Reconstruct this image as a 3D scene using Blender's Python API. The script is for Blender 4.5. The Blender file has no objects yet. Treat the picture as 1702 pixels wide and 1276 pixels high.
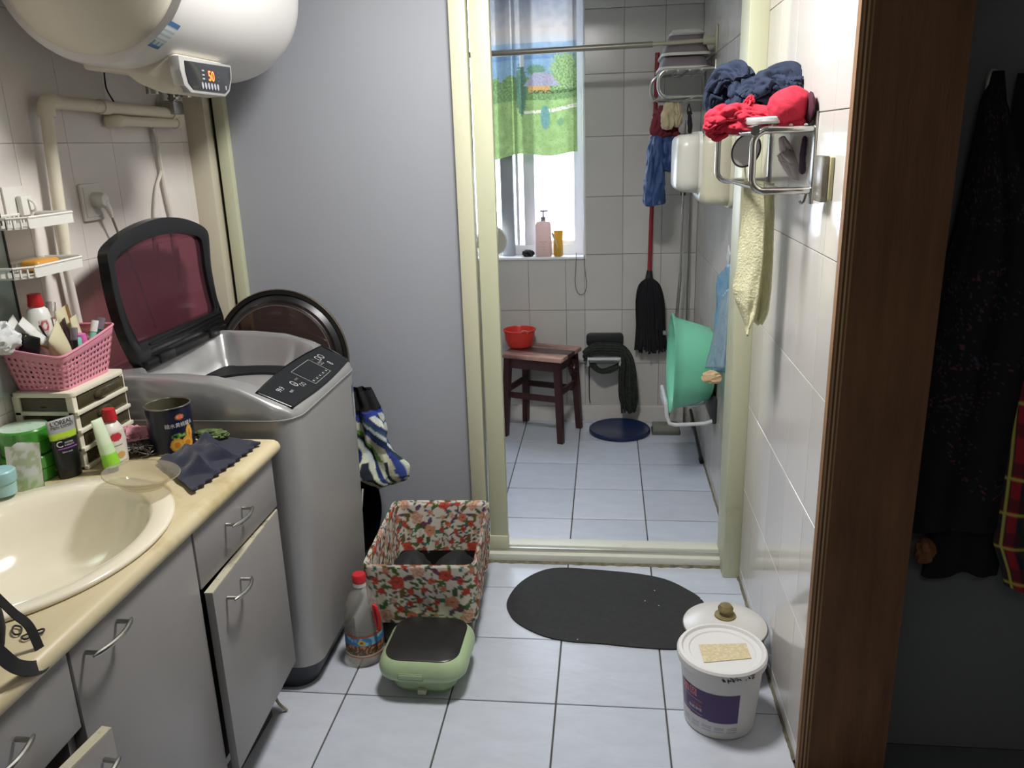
import bpy, bmesh, math, random
import numpy as np
from mathutils import Vector, Matrix, noise
C = bpy.context.scene.collection
S = bpy.context.scene
PI = math.pi
random.seed(7)
# ---------------------------------------------------------------- camera
CAM = np.array([0, 0, 1.50]); FPX = 1345.564
def rot(y, t, r):
    y, t, r = map(math.radians, (y, t, r))
    fwd = np.array([-math.sin(y)*math.cos(t), math.cos(y)*math.cos(t), -math.sin(t)])
    right = np.array([math.cos(y), math.sin(y), 0]); up = np.cross(right, fwd)
    return np.array([math.cos(r)*right+math.sin(r)*up, -math.sin(r)*right+math.cos(r)*up, fwd])
RC = rot(6.85378594, 16.54738158, -1.85394991)
cd = bpy.data.cameras.new('camera'); cam = bpy.data.objects.new('camera', cd); C.objects.link(cam)
cd.sensor_width = 36; cd.lens = FPX/1702*36; cd.clip_start = 0.02
m = Matrix.Identity(4)
for i in range(3):
    m[i][0] = RC[0][i]; m[i][1] = RC[1][i]; m[i][2] = -RC[2][i]; m[i][3] = CAM[i]
cam.matrix_world = m
S.camera = cam
# where a sight line meets a real plane of the room (used to read positions off the walls and floor)
def _ray(x, y): return RC.T @ np.array([(x-851)/FPX, -(y-638)/FPX, 1.0])
def at(x, y, X=None, Y=None, Z=None):
    d = _ray(x, y)
    t = (X-CAM[0])/d[0] if X is not None else (Y-CAM[1])/d[1] if Y is not None else (Z-CAM[2])/d[2]
    return Vector((CAM+d*t).tolist())
# ---------------------------------------------------------------- light
w = bpy.data.worlds.new('sky'); S.world = w; w.use_nodes = True
bgn = w.node_tree.nodes['Background']; bgn.inputs[0].default_value = (0.90, 0.95, 1.0, 1); bgn.inputs[1].default_value = 6.5
ld = bpy.data.lights.new('ceiling_bulb_light', 'AREA'); ld.energy = 15.5; ld.color = (1.0, 0.98, 0.965); ld.shape = 'DISK'; ld.size = .34
lo = bpy.data.objects.new('ceiling_bulb_light', ld); lo.location = (-0.20, 1.90, 2.31); C.objects.link(lo)
l2 = bpy.data.lights.new('rear_fill_light', 'AREA'); l2.energy = 2.6; l2.size = .5; l2.color = (1.0, .96, .9)  # weak fill added behind the camera to lift surfaces facing it
lo2 = bpy.data.objects.new('rear_fill_light', l2); lo2.location = (0.1, -.7, 2.37); C.objects.link(lo2)
S.view_settings.view_transform = 'Standard'; S.view_settings.look = 'None'
S.view_settings.exposure = 1.2; S.view_settings.gamma = 1; S.view_settings.use_curve_mapping = False
# ---------------------------------------------------------------- materials
def lin(c):
    if isinstance(c, str):
        c = [int(c[i:i+2], 16)/255 for i in (0, 2, 4)]
    return tuple((x/12.92 if x <= .04045 else ((x+.055)/1.055)**2.4) for x in c)
def mat(name, col, rough=.5, metal=0, var=0, vs=6, bump=0, bs=60, dark=None, clear=None, spec=.5, coat=0, emit=0, translucent=0, stretch=None, sheen=0, dthr=.55):
    M = bpy.data.materials.new(name); M.use_nodes = True; nt = M.node_tree; N = nt.nodes; L = nt.links
    b = N['Principled BSDF']; out = N['Material Output']; c = lin(col)
    b.inputs['Roughness'].default_value = rough; b.inputs['Metallic'].default_value = metal
    b.inputs['Specular IOR Level'].default_value = spec; b.inputs['Coat Weight'].default_value = coat
    b.inputs['Base Color'].default_value = (*c, 1)
    if sheen: b.inputs['Sheen Weight'].default_value = sheen
    if emit: b.inputs['Emission Color'].default_value = (*c, 1); b.inputs['Emission Strength'].default_value = emit
    vec = None
    if var or bump or dark:
        tc = N.new('ShaderNodeTexCoord'); mp = N.new('ShaderNodeMapping'); L.new(tc.outputs['Object'], mp.inputs[0]); vec = mp.outputs[0]
        if stretch: mp.inputs['Scale'].default_value = stretch
    if var or dark:
        n = N.new('ShaderNodeTexNoise'); n.inputs['Scale'].default_value = vs; n.inputs['Detail'].default_value = 6; n.inputs['Roughness'].default_value = .65
        L.new(vec, n.inputs['Vector'])
        r = N.new('ShaderNodeValToRGB'); L.new(n.outputs[0], r.inputs[0]); e = r.color_ramp.elements
        if dark:
            e[0].position = dthr-.2; e[1].position = dthr; e[0].color = (*lin(dark), 1); e[1].color = (*c, 1)
        else:
            e[0].position = .3; e[1].position = .7
            e[0].color = (*[max(0, x*(1-var)) for x in c], 1); e[1].color = (*[min(1, x*(1+var)) for x in c], 1)
        L.new(r.outputs[0], b.inputs['Base Color'])
    if bump:
        n2 = N.new('ShaderNodeTexNoise'); n2.inputs['Scale'].default_value = bs; n2.inputs['Detail'].default_value = 4; L.new(vec, n2.inputs['Vector'])
        bp = N.new('ShaderNodeBump'); bp.inputs['Strength'].default_value = min(1, bump); bp.inputs['Distance'].default_value = .004; L.new(n2.outputs[0], bp.inputs['Height']); L.new(bp.outputs[0], b.inputs['Normal'])
    if clear is not None:      # clear = (share of see-through, tint)
        t = N.new('ShaderNodeBsdfTransparent'); t.inputs[0].default_value = (*lin(clear[1]), 1)
        mx = N.new('ShaderNodeMixShader'); mx.inputs[0].default_value = clear[0]
        L.new(b.outputs[0], mx.inputs[1]); L.new(t.outputs[0], mx.inputs[2]); L.new(mx.outputs[0], out.inputs[0])
    if translucent:
        t = N.new('ShaderNodeBsdfTranslucent'); t.inputs[0].default_value = (*c, 1)
        mx = N.new('ShaderNodeMixShader'); mx.inputs[0].default_value = translucent
        L.new(b.outputs[0], mx.inputs[1]); L.new(t.outputs[0], mx.inputs[2]); L.new(mx.outputs[0], out.inputs[0])
    return M
def vmat(name, rough=.7, bump=0, bs=300, translucent=0, clear=0, sheen=0, spec=.4):
    M = mat(name, 'ffffff', rough, bump=bump, bs=bs, spec=spec, sheen=sheen); nt = M.node_tree; N = nt.nodes; L = nt.links
    a = N.new('ShaderNodeAttribute'); a.attribute_name = 'Col'; b = N['Principled BSDF']; L.new(a.outputs['Color'], b.inputs['Base Color'])
    if translucent:
        t = N.new('ShaderNodeBsdfTranslucent'); L.new(a.outputs['Color'], t.inputs[0])
        mx = N.new('ShaderNodeMixShader'); mx.inputs[0].default_value = translucent
        L.new(b.outputs[0], mx.inputs[1]); L.new(t.outputs[0], mx.inputs[2]); last = mx
        if clear:
            tt = N.new('ShaderNodeBsdfTransparent'); m2 = N.new('ShaderNodeMixShader'); m2.inputs[0].default_value = clear
            L.new(a.outputs['Color'], tt.inputs[0])
            L.new(mx.outputs[0], m2.inputs[1]); L.new(tt.outputs[0], m2.inputs[2]); last = m2
        L.new(last.outputs[0], N['Material Output'].inputs[0])
    return M
# ---------------------------------------------------------------- mesh tools
def NB(): return bmesh.new()
def merge(bm, t, M=None):
    if M is not None: bmesh.ops.transform(t, matrix=M, verts=t.verts)
    me = bpy.data.meshes.new('t'); t.to_mesh(me); t.free(); bm.from_mesh(me); bpy.data.meshes.remove(me)
def box(bm, x0, x1, y0, y1, z0, z1, bev=0, seg=2, M=None):
    t = bmesh.new(); bmesh.ops.create_cube(t, size=1)
    for v in t.verts: v.co = Vector(((x0+x1)/2+v.co.x*(x1-x0), (y0+y1)/2+v.co.y*(y1-y0), (z0+z1)/2+v.co.z*(z1-z0)))
    if bev: bmesh.ops.bevel(t, geom=t.edges[:], offset=bev, segments=seg, profile=.5, affect='EDGES')
    merge(bm, t, M); return bm
def frame_dir(d):
    d = Vector(d).normalized(); a = Vector((0, 0, 1)) if abs(d.z) < .9 else Vector((1, 0, 0))
    u = d.cross(a).normalized(); return u, d.cross(u).normalized()
def tube(bm, pts, r, n=10, caps=True, closed=False):
    pts = [Vector(p) for p in pts]; k = len(pts); rr = r if isinstance(r, (list, tuple)) else [r]*k
    rings = []; u = None
    for i, p in enumerate(pts):
        if closed: d = pts[(i+1) % k]-pts[i-1]
        else: d = pts[min(i+1, k-1)]-pts[max(i-1, 0)]
        d.normalize()
        if u is None: u, v = frame_dir(d)
        else:
            u = (u-d*u.dot(d)); u = u.normalized() if u.length > 1e-6 else frame_dir(d)[0]
            v = d.cross(u)
        rings.append([bm.verts.new(p+(u*math.cos(2*PI*j/n)+v*math.sin(2*PI*j/n))*rr[i]) for j in range(n)])
    for i in range(k if closed else k-1):
        a, b = rings[i], rings[(i+1) % k]
        for j in range(n): bm.faces.new((a[j], a[(j+1) % n], b[(j+1) % n], b[j]))
    if caps and not closed: bm.faces.new(rings[0][::-1]); bm.faces.new(rings[-1])
    return bm
def curve(pts, n=8, closed=False):      # Catmull-Rom through the points
    P = [Vector(p) for p in pts]; out = []; k = len(P)
    for i in range(k if closed else k-1):
        p0 = P[(i-1) % k] if closed or i > 0 else P[i]; p1 = P[i]; p2 = P[(i+1) % k]; p3 = P[(i+2) % k] if closed or i+2 < k else P[(i+1) % k]
        for j in range(n):
            t = j/n; out.append(.5*((2*p1)+(p2-p0)*t+(2*p0-5*p1+4*p2-p3)*t*t+(3*p1-p0-3*p2+p3)*t**3))
    if not closed: out.append(P[-1])
    return out
def lathe(bm, prof, c=(0, 0, 0), axis='Z', n=40, sx=1, sy=1, close=True, M=None):   # prof: (radius, height)
    t = bmesh.new(); rings = []
    for r, h in prof:
        if r < 1e-5: rings.append([t.verts.new((0, 0, h))])
        else: rings.append([t.verts.new((r*sx*math.cos(2*PI*j/n), r*sy*math.sin(2*PI*j/n), h)) for j in range(n)])
    for a, b in zip(rings, rings[1:]):
        for j in range(n):
            k = (j+1) % n
            if len(a) == 1 and len(b) == 1: continue
            if len(a) == 1: t.faces.new((a[0], b[k], b[j]))
            elif len(b) == 1: t.faces.new((a[j], a[k], b[0]))
            else: t.faces.new((a[j], a[k], b[k], b[j]))
    bmesh.ops.recalc_face_normals(t, faces=t.faces)
    A = {'Z': Matrix.Identity(4), 'Y': Matrix.Rotation(-PI/2, 4, 'X'), 'X': Matrix.Rotation(PI/2, 4, 'Y')}[axis]
    merge(bm, t, Matrix.Translation(c) @ (M or Matrix.Identity(4)) @ A); return bm
def prism(bm, poly, a, b, axis='Y', bev=0, M=None):   # polygon (p,q) pushed from a to b along an axis
    t = bmesh.new(); mk = {'Y': lambda p, q, h: (p, h, q), 'X': lambda p, q, h: (h, p, q), 'Z': lambda p, q, h: (p, q, h)}[axis]
    A = [t.verts.new(mk(p, q, a)) for p, q in poly]; B = [t.verts.new(mk(p, q, b)) for p, q in poly]; n = len(poly)
    t.faces.new(A); t.faces.new(B[::-1])
    for i in range(n): t.faces.new((A[i], B[i], B[(i+1) % n], A[(i+1) % n]))
    bmesh.ops.recalc_face_normals(t, faces=t.faces)
    if bev: bmesh.ops.bevel(t, geom=t.edges[:], offset=bev, segments=2, profile=.5, affect='EDGES')
    merge(bm, t, M); return bm
def rrect(x0, x1, y0, y1, r, n=5):
    out = []
    for cx_, cy_, a in ((x1-r, y1-r, 0), (x0+r, y1-r, 90), (x0+r, y0+r, 180), (x1-r, y0+r, 270)):
        for k in range(n+1):
            t = math.radians(a+90*k/n); out.append((cx_+r*math.cos(t), cy_+r*math.sin(t)))
    return out
def loft(bm, rings, cap0=True, cap1=True):
    R = [[bm.verts.new(p) for p in r] for r in rings]; n = len(R[0]); fs = []
    for a, b in zip(R, R[1:]):
        for j in range(n): fs.append(bm.faces.new((a[j], a[(j+1) % n], b[(j+1) % n], b[j])))
    if cap0: fs.append(bm.faces.new(R[0][::-1]))
    if cap1: fs.append(bm.faces.new(R[-1]))
    return bm
def grid(bm, f, nu, nv, col=None, closed=False):
    lay = bm.loops.layers.float_color.get('Col') or bm.loops.layers.float_color.new('Col') if col else None
    V = []; K = []
    for i in range(nu+(0 if closed else 1)):
        for j in range(nv+1):
            u, v = i/nu, j/nv; V.append(bm.verts.new(f(u, v)))
            if col: K.append((*lin(col(u, v)), 1))
    n = nu if closed else nu
    for i in range(n):
        for j in range(nv):
            q = [i*(nv+1)+j, ((i+1) % nu if closed else i+1)*(nv+1)+j]; q = [q[0], q[1], q[1]+1, q[0]+1]
            fc = bm.faces.new([V[k] for k in q])
            if col:
                for lp, k in zip(fc.loops, q): lp[lay] = K[k]
    return bm
def fbm(x, y, z, f=1, o=3):
    s = 0; a = 1
    for _ in range(o): s += a*noise.noise(Vector((x*f, y*f, z*f))); f *= 2; a *= .5
    return s
def blob(bm, c, r, seed=0, amp=.25, freq=3, sub=4, flat=None, M=None, col=None):   # a crumpled lump of cloth
    t = bmesh.new(); bmesh.ops.create_icosphere(t, subdivisions=sub, radius=1)
    for v in t.verts:
        d = v.co.copy(); k = 1+amp*(1-2*abs(fbm(d.x+seed, d.y, d.z-seed, freq, 3)))-amp*.4
        v.co = Vector((d.x*r[0]*k, d.y*r[1]*k, d.z*r[2]*k))
        if flat is not None and v.co.z < flat: v.co.z = flat+(v.co.z-flat)*.1
    merge(bm, t, Matrix.Translation(c) @ (M or Matrix.Identity(4))); return bm
ROOT = {}
def thing(name, label, cat, loc=(0, 0, 0), rotz=0, group=None, kind=None):
    o = bpy.data.objects.new(name, None); C.objects.link(o); o.empty_display_size = .05
    M = Matrix.Translation(loc) @ Matrix.Rotation(rotz, 4, 'Z'); o.matrix_world = M; ROOT[o.name] = M
    if label: o['label'] = label
    if cat: o['category'] = cat
    if group: o['group'] = group
    if kind: o['kind'] = kind
    return o
def tag(o, label=None, cat=None, group=None, kind=None):
    for k, v in (('label', label), ('category', cat), ('group', group), ('kind', kind)):
        if v: o[k] = v
    return o
def O(name, bm, mt, parent=None, local=False, sharp=35, kind=None, label=None, solid=0):
    r = parent
    while r is not None and r.parent: r = r.parent
    base = None
    if r is not None:
        if not local and r.name in ROOT: bmesh.ops.transform(bm, matrix=ROOT[r.name].inverted(), verts=bm.verts)
    else:
        xs = [v.co for v in bm.verts]
        lo_ = Vector([min(p[i] for p in xs) for i in range(3)]); hi = Vector([max(p[i] for p in xs) for i in range(3)])
        base = Vector(((lo_.x+hi.x)/2, (lo_.y+hi.y)/2, lo_.z)); bmesh.ops.translate(bm, vec=-base, verts=bm.verts)
    me = bpy.data.meshes.new(name); bm.to_mesh(me); bm.free()
    for p in me.polygons: p.use_smooth = True
    me.set_sharp_from_angle(angle=math.radians(sharp))
    if mt: me.materials.append(mt)
    o = bpy.data.objects.new(name, me); C.objects.link(o)
    if base is not None: o.location = base; ROOT[o.name] = Matrix.Translation(base)
    if parent is not None: o.parent = parent
    if kind: o['kind'] = kind
    if label: o['label'] = label
    if solid:
        md = o.modifiers.new('thickness', 'SOLIDIFY'); md.thickness = solid; md.offset = 0
    return o
def copy_tree(o, parent=None, loc=None, label=None):
    c = o.copy(); C.objects.link(c); c.parent = parent
    if loc is not None: c.location = loc
    if label: c['label'] = label
    for ch in list(o.children): copy_tree(ch, c)
    return c
def text(name, s, size, f, mt, parent, depth=0, local=False, align='CENTER', sub=0):
    cu = bpy.data.curves.new('t', 'FONT'); cu.body = s; cu.size = size; cu.align_x = align; cu.align_y = 'CENTER'; cu.extrude = depth; cu.resolution_u = 3
    to = bpy.data.objects.new('t', cu); C.objects.link(to); bpy.context.view_layer.update()
    me = bpy.data.meshes.new_from_object(to); bpy.data.objects.remove(to); bm = bmesh.new(); bm.from_mesh(me); bpy.data.meshes.remove(me)
    if sub: bmesh.ops.triangulate(bm, faces=bm.faces); bmesh.ops.subdivide_edges(bm, edges=bm.edges, cuts=sub)
    for v in bm.verts: v.co = Vector(f(v.co.x, v.co.y))
    return O(name, bm, mt, parent, local=local)
def plane_map(o, u, v):
    o = Vector(o); u = Vector(u).normalized(); v = Vector(v).normalized()
    return lambda x, y: o+u*x+v*y
def wrap_map(c, r, a0, z0, r2=None, h=1, axis_M=None):   # around an upright cylinder or cone
    return lambda x, y: (Vector((c[0], c[1], 0))+Vector((math.cos(a0+x/r)*(r+(y*((r2 or r)-r)/h)), math.sin(a0+x/r)*(r+(y*((r2 or r)-r)/h)), z0+y)))
# ================================================================ SETTING
grout = mat('grout_dark', '4b4c47', .9, var=.3, vs=9)
grout_w = mat('grout_wall', '8d8a80', .9, var=.2, vs=5)
m_tile = [mat('floor_tile_%d' % i, c, .32, var=.07, vs=7, bump=.15, bs=25, stretch=(1, 2.5, 1)) for i, c in enumerate(('bac0ca', 'b6bcc6', 'bec3cc', 'b5bac3'))]
m_wt = [mat('wall_tile_%d' % i, c, .09, var=.025, vs=2, spec=.5) for i, c in enumerate(('d0ccc6', 'ccc8c2', 'd3cfc9'))]
m_wtl = [mat('left_tile_%d' % i, c, .22, var=.04, vs=3, spec=.4) for i, c in enumerate(('e0d9d2', 'dcd5ce', 'e3dcd5'))]
m_bt = [mat('bath_tile_%d' % i, c, .2, var=.03, vs=3) for i, c in enumerate(('c6c2bb', 'c2beb7', 'cac6bf'))]
cream = mat('cream_paint', 'c9c8ac', .45, var=.06, vs=3, bump=.15, bs=90, dark='a8a27c', dthr=.36)
cream2 = mat('cream_paint_door', 'c4c6a8', .45, dark='a5a482', vs=5, dthr=.38)
white_f = mat('threshold_paint', 'cfd0c2', .45, dark='9a9786', vs=8, dthr=.4)
def struct(name, bm, mt): return O(name, bm, mt, kind='structure')
XL, XR, YB, YP = -1.38, .472, 4.33, 2.70
fl = struct('floor', box(box(NB(), XL-.1, 2.3, -1.3, 2.74, -.06, -.004), XL-.1, XR+.1, 2.74, YB+.2, -.06, -.004), grout)
TM = {}
def tile(parent, x0, x1, y0, y1, z0, z1, mt, bev=.0015, key=None, name='tile'):
    dims = (round(x1-x0, 3), round(y1-y0, 3), round(z1-z0, 3), mt.name)
    if dims not in TM:
        bm = box(NB(), -dims[0]/2, dims[0]/2, -dims[1]/2, dims[1]/2, -dims[2]/2, dims[2]/2, bev, 1)
        me = bpy.data.meshes.new(name); bm.to_mesh(me); bm.free(); me.materials.append(mt); TM[dims] = me
    o = bpy.data.objects.new(name, TM[dims]); C.objects.link(o); o.parent = parent
    o.location = Vector(((x0+x1)/2, (y0+y1)/2, (z0+z1)/2))-ROOT[parent.name].translation
    return o
def spans(lo_, hi, first, pitch):
    k = math.floor((lo_-first)/pitch); xs = [lo_]
    x = first+(k+1)*pitch
    while x < hi-.012:
        if x > lo_+.012: xs.append(x)
        x += pitch
    xs.append(hi); return list(zip(xs, xs[1:]))
g = .0022
for (a, b) in spans(XL, XR-.002, -.135, .3015):
    for (c, d) in spans(-.3, 2.69, 2.512, .303): tile(fl, a+g, b-g, c+g, d-g, -.008, random.uniform(-.0004, .0004), random.choice(m_tile))
    for (c, d) in spans(2.76, YB-.02, 3.067, .3): tile(fl, a+g, b-g, c+.0042, d-.0042, -.008, random.uniform(-.0004, .0004), random.choice(m_tile))
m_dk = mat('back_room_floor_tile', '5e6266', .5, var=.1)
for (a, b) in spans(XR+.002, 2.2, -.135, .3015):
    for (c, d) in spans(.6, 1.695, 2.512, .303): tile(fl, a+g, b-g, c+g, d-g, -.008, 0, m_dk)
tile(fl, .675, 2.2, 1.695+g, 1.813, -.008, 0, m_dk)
# right wall (kitchen and bathroom run), plywood-capped end
wr = struct('wall_right', box(NB(), XR+.006, XR+.196, 1.722, YB+.2, 0, 2.4), grout_w)
rows = [(0.0, .045)]+[(.045+.3*k, .045+.3*(k+1)) for k in range(8)]
rows = [(a, min(b, 2.395)) for a, b in rows if a < 2.39]
for (a, b) in spans(1.722, 2.70, 1.835, .203):
    for (c, d) in rows: tile(wr, XR-random.uniform(0, .0004), XR+.008, a+.0009, b-.0009, c+.0009, d-.0009, random.choice(m_wt), .0007)
for (a, b) in spans(2.78, YB, 1.835, .203):
    for (c, d) in rows: tile(wr, XR, XR+.008, a+.0009, b-.0009, c+.0009, d-.0009, random.choice(m_bt), .0007)
wl = struct('wall_left', box(NB(), XL-.1, XL-.004, -1.3, YB+.2, 0, 2.4), mat('grout_left', 'c4bcb3', .8))
for (a, b) in spans(.6, 2.70, 2.04, .2):
    for (c, d) in spans(.0, 2.395, 1.536, .3):
        if d > .7: tile(wl, XL-.008, XL, a+.0006, b-.0006, c+.0006, d-.0006, random.choice(m_wtl), .0005)
# back wall with the window opening
WX0, WX1, WZ0, WZ1 = -.98, -.115, .913, 2.25
bm = NB(); D = YB+.2
box(bm, XL-.1, WX0, YB+.006, D, 0, 2.4); box(bm, WX1, XR+.01, YB+.006, D, 0, 2.4)
box(bm, WX0, WX1, YB+.006, D, 0, WZ0-.01); box(bm, WX0, WX1, YB+.006, D, WZ1, 2.4)
wb = struct('wall_back', bm, grout_w)
for (a, b) in spans(XL, -.11, -.211, .201)+[(-.11, .09), (.09, .29), (.29, XR)]:
    for (c, d) in [(.08, .325)]+[(.325+.2985*k, min(2.395, .325+.2985*(k+1))) for k in range(7)]:
        if a >= WX1-.02: tile(wb, max(a, WX1)+.0012, b-.0012, YB, YB+.008, c+.0012, d-.0012, random.choice(m_bt), .0008)
        elif d < WZ0+.03: tile(wb, a+.0012, b-.0012, YB, YB+.008, c+.0012, min(d, WZ0-.012)-.0012, random.choice(m_bt), .0008)
bb = NB(); prism(bb, [(YB, 0), (YB-.03, 0), (YB-.03, .015), (YB-.012, .075), (YB, .082)], XL, XR, 'X')
struct('baseboard_back', bb, m_bt[0])
struct('ceiling', box(NB(), XL-.1, 2.3, -1.3, YB+.2, 2.4, 2.5), mat('ceiling_paint', 'd8d6d0', .9))
struct('wall_behind', box(NB(), XL-.1, 2.3, -1.4, -1.3, 0, 2.4), mat('plaster_behind', '8a8782', .9))
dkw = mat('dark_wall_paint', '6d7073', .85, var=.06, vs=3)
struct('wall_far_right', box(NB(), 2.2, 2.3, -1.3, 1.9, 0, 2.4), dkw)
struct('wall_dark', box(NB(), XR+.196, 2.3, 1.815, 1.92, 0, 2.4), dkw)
# plywood cap on the wall end: one sheet with its plies showing on the edge
def ply_mat():
    M = mat('plywood_face', '6e4c30', .5, var=.35, vs=3.5, bump=.2, bs=30, stretch=(6, 1, .7)); return M
tr = thing('trim_1', None, None, (XR, 1.70, 0), kind='structure')
O('plywood_sheet', box(NB(), XR+.0235, XR+.2, 1.70, 1.722, 0, 2.4), ply_mat(), tr)
pc = ('8a6848', 'b59268', '5a3c24', 'c0a078', '6b4a2c', 'a58058')
for i in range(6):
    a = XR-.0015+i*.0041
    O('ply', box(NB(), a, a+.0041, 1.699+(i % 2)*.0009, 1.722, 0, 2.4), mat('ply_%d' % i, pc[i], .6, var=.25, vs=20, stretch=(1, 1, .15)), tr)
# partition: gray panel, cream frames, door frame and threshold
pan = mat('frosted_panel', 'b0b3b9', .40, var=.03, vs=1.2, translucent=.22, spec=.5)
struct('wall_partition', box(NB(), -1.262, -.486, 2.735, 2.742, .06, 2.4), pan)
def strip(name, x0, x1, y0, y1, z0, z1, mt, bev=.004): return struct(name, box(NB(), x0, x1, y0, y1, z0, z1, bev, 2), mt)
strip('trim_2', XL-.002, -1.312, 2.675, 2.745, .0, 2.4, mat('cream_pinkish', 'c8c1ab', .45, dark='a59b80', vs=4, dthr=.4))
struct('trim_9', box(NB(), -1.314, -1.296, 2.728, 2.74, 0, 2.4), mat('black_gap_fill', '15130f', .8))  # black strip added so the gap stays dark and no light leaks through
strip('trim_3', -1.298, -1.258, 2.71, 2.76, .05, 2.4, cream2)
strip('trim_4', -.488, -.434, 2.70, 2.76, .05, 2.4, cream)
dr = thing('door_1', None, None, (-.40, 2.72, 0), kind='structure')
O('stile', box(NB(), -.425, -.361, 2.712, 2.748, .055, 2.28, .004), cream2, dr)
O('bottom_rail_end', box(NB(), -.434, -.36, 2.707, 2.75, .045, .098, .003), cream2, dr)
strip('trim_5', .414, XR+.0005, 2.62, 2.775, .0, 2.4, cream2)
strip('trim_6', -.434, .42, 2.69, 2.775, 2.22, 2.4, cream)
strip('trim_7', XL, -.43, 2.70, 2.755, .0, .055, white_f)
th = thing('trim_8', None, None, (0, 2.72, 0), kind='structure')
O('sill_step', box(NB(), -.445, .468, 2.69, 2.745, 0, .034, .005), white_f, th)
O('track', box(NB(), -.43, .415, 2.742, 2.80, 0, .046, .003), white_f, th)
O('track', box(NB(), -.43, .415, 2.712, 2.724, .03, .048, .002), mat('alu_track', 'c4c4bd', .35, .5), th)
mortar = mat('dirty_mortar', '6f6a58', .95, var=.5, vs=30, bump=.8, bs=60)
bm = NB(); grid(bm, lambda u, v: Vector((-.45+u*.915, 2.691-(v*(.010+.008*noise.noise(Vector((u*30, 0, 0))))), .009*(1-v))), 90, 2)
O('mortar_seam', bm, mortar, th)
bm = NB(); grid(bm, lambda u, v: Vector((XR-.0006-(v*(.006+.004*noise.noise(Vector((u*40, 3, 0))))), 1.73+u*.94, .008*(1-v)+.0006)), 90, 2)
O('mortar_seam', bm, mortar, wr)
bm = NB(); grid(bm, lambda u, v: Vector((XR-.0006-(v*(.006+.004*noise.noise(Vector((u*40, 3, 0))))), 2.80+u*1.5, .008*(1-v)+.0006)), 90, 2)
O('mortar_seam', bm, mortar, wr)
# window
pvc = mat('window_pvc', 'ececee', .35); pvcg = mat('window_pvc_shaded', '9da0a6', .4)  # second tone: same plastic with the shade of the sash side in its colour
wn = thing('window_1', None, None, ((WX0+WX1)/2, YB+.1, WZ0), kind='structure')
bm = NB(); y0, y1 = YB+.09, YB+.14
box(bm, WX0, WX0+.05, y0, y1, WZ0, WZ1, .003); box(bm, WX1-.052, WX1, y0, y1, WZ0, WZ1, .003)
box(bm, WX0+.048, WX1-.05, y0, y1, WZ0, WZ0+.055, .003); box(bm, WX0+.048, WX1-.05, y0, y1, WZ1-.05, WZ1, .003)
O('window_frame', bm, pvc, wn)
O('mullion', box(NB(), -.555, -.488, YB+.06, YB+.14, WZ0, WZ1, .003), pvcg, wn)
bm = NB(); y0, y1 = YB+.10, YB+.15
box(bm, -.478, -.462, y0, y1, WZ0+.05, WZ1-.05, .002)
box(bm, -.435, -.375, y0-.01, y1, WZ0+.05, WZ1-.05, .004); box(bm, -.4, -.165, y0, y1, WZ0+.05, WZ0+.075, .002)
O('sash', bm, pvc, wn)
O('pane', box(NB(), -.48, -.165, YB+.118, YB+.122, WZ0+.04, WZ1-.04), mat('window_glass', 'ffffff', .02, clear=(.93, 'f4f8ff')), wn)
O('pane', box(NB(), -.94, -.55, YB+.118, YB+.122, WZ0+.04, WZ1-.04), bpy.data.materials['window_glass'], wn)
O('window_sill', box(NB(), WX0, WX1, YB-.012, YB+.10, WZ0-.014, WZ0, .003), pvc, wn)
bm = NB(); box(bm, WX1-.001, WX1+.012, YB-.004, YB+.11, WZ0-.014, WZ1, .002); O('window_reveal', bm, pvc, wn)
# neighbouring building and tree seen bleached through the window
nb = thing('neighbouring_building', 'pale grey building front seen bleached through the bathroom window', 'building', (-1.2, 9.4, -3))
O('wall', box(NB(), -7, 5, 9, 9.8, -3, .55), mat('far_wall', 'e6ebf2', .9), nb)
for i in range(7):
    for j in range(2): O('window', box(NB(), -5.6+i*1.5, -4.8+i*1.5, 8.97, 9.02, -2.3+j*1.5, -1.4+j*1.5, .01), mat('far_pane', 'a9bccb', .3) if i+j == 0 else bpy.data.materials['far_pane'], nb)
# ================================================================ LEFT SIDE
chrome = mat('chrome', 'c9c9c6', .16, 1); chrome_d = mat('chrome_worn', 'a9a8a2', .3, 1, var=.15, vs=30)
blackp = mat('black_plastic', '141516', .35); blackm = mat('black_matt', '1b1b1c', .75)
white_p = mat('white_plastic', 'dcdad2', .35); red_p = mat('red_plastic', 'b8242c', .35)
# water heater on the left wall
hc = Vector((-1.13, 0, 1.937))
en = mat('heater_enamel', 'd4d2cf', .28, spec=.5); en2 = mat('heater_cream_plastic', 'd5cfbd', .4)
t = thing('water_heater', 'long white cylindrical water heater hung high on the left tiled wall', 'water heater', (-1.13, 2.2, 1.69))
prof = [(.222, 1.845), (.236, 1.848), (.240, 1.862), (.240, 2.46)]+[(.240-.10*(1-math.cos(a)), 2.46+.15*math.sin(a)) for a in [PI/2*k/8 for k in range(1, 9)]]+[(0, 2.612)]
O('tank', lathe(NB(), [(.0, 1.85)]+prof, (hc.x, 0, hc.z), 'Y', 72), en, t)
cap = [(0, 1.778), (.08, 1.782), (.15, 1.795), (.195, 1.815), (.214, 1.83), (.2185, 1.842), (.2185, 1.852)]
O('end_cap', lathe(NB(), cap, (hc.x, 0, hc.z), 'Y', 72), en2, t)
bm = NB(); prism(bm, [(-1.03, 1.73), (-1.0, 1.725), (-1.0, 1.66), (-1.01, 1.642), (-1.05, 1.64), (-1.11, 1.665), (-1.14, 1.69), (-1.24, 1.70), (-1.25, 1.74)], 1.945, 2.18, 'Y', .006)
hs = O('control_housing', bm, en2, t)
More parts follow.
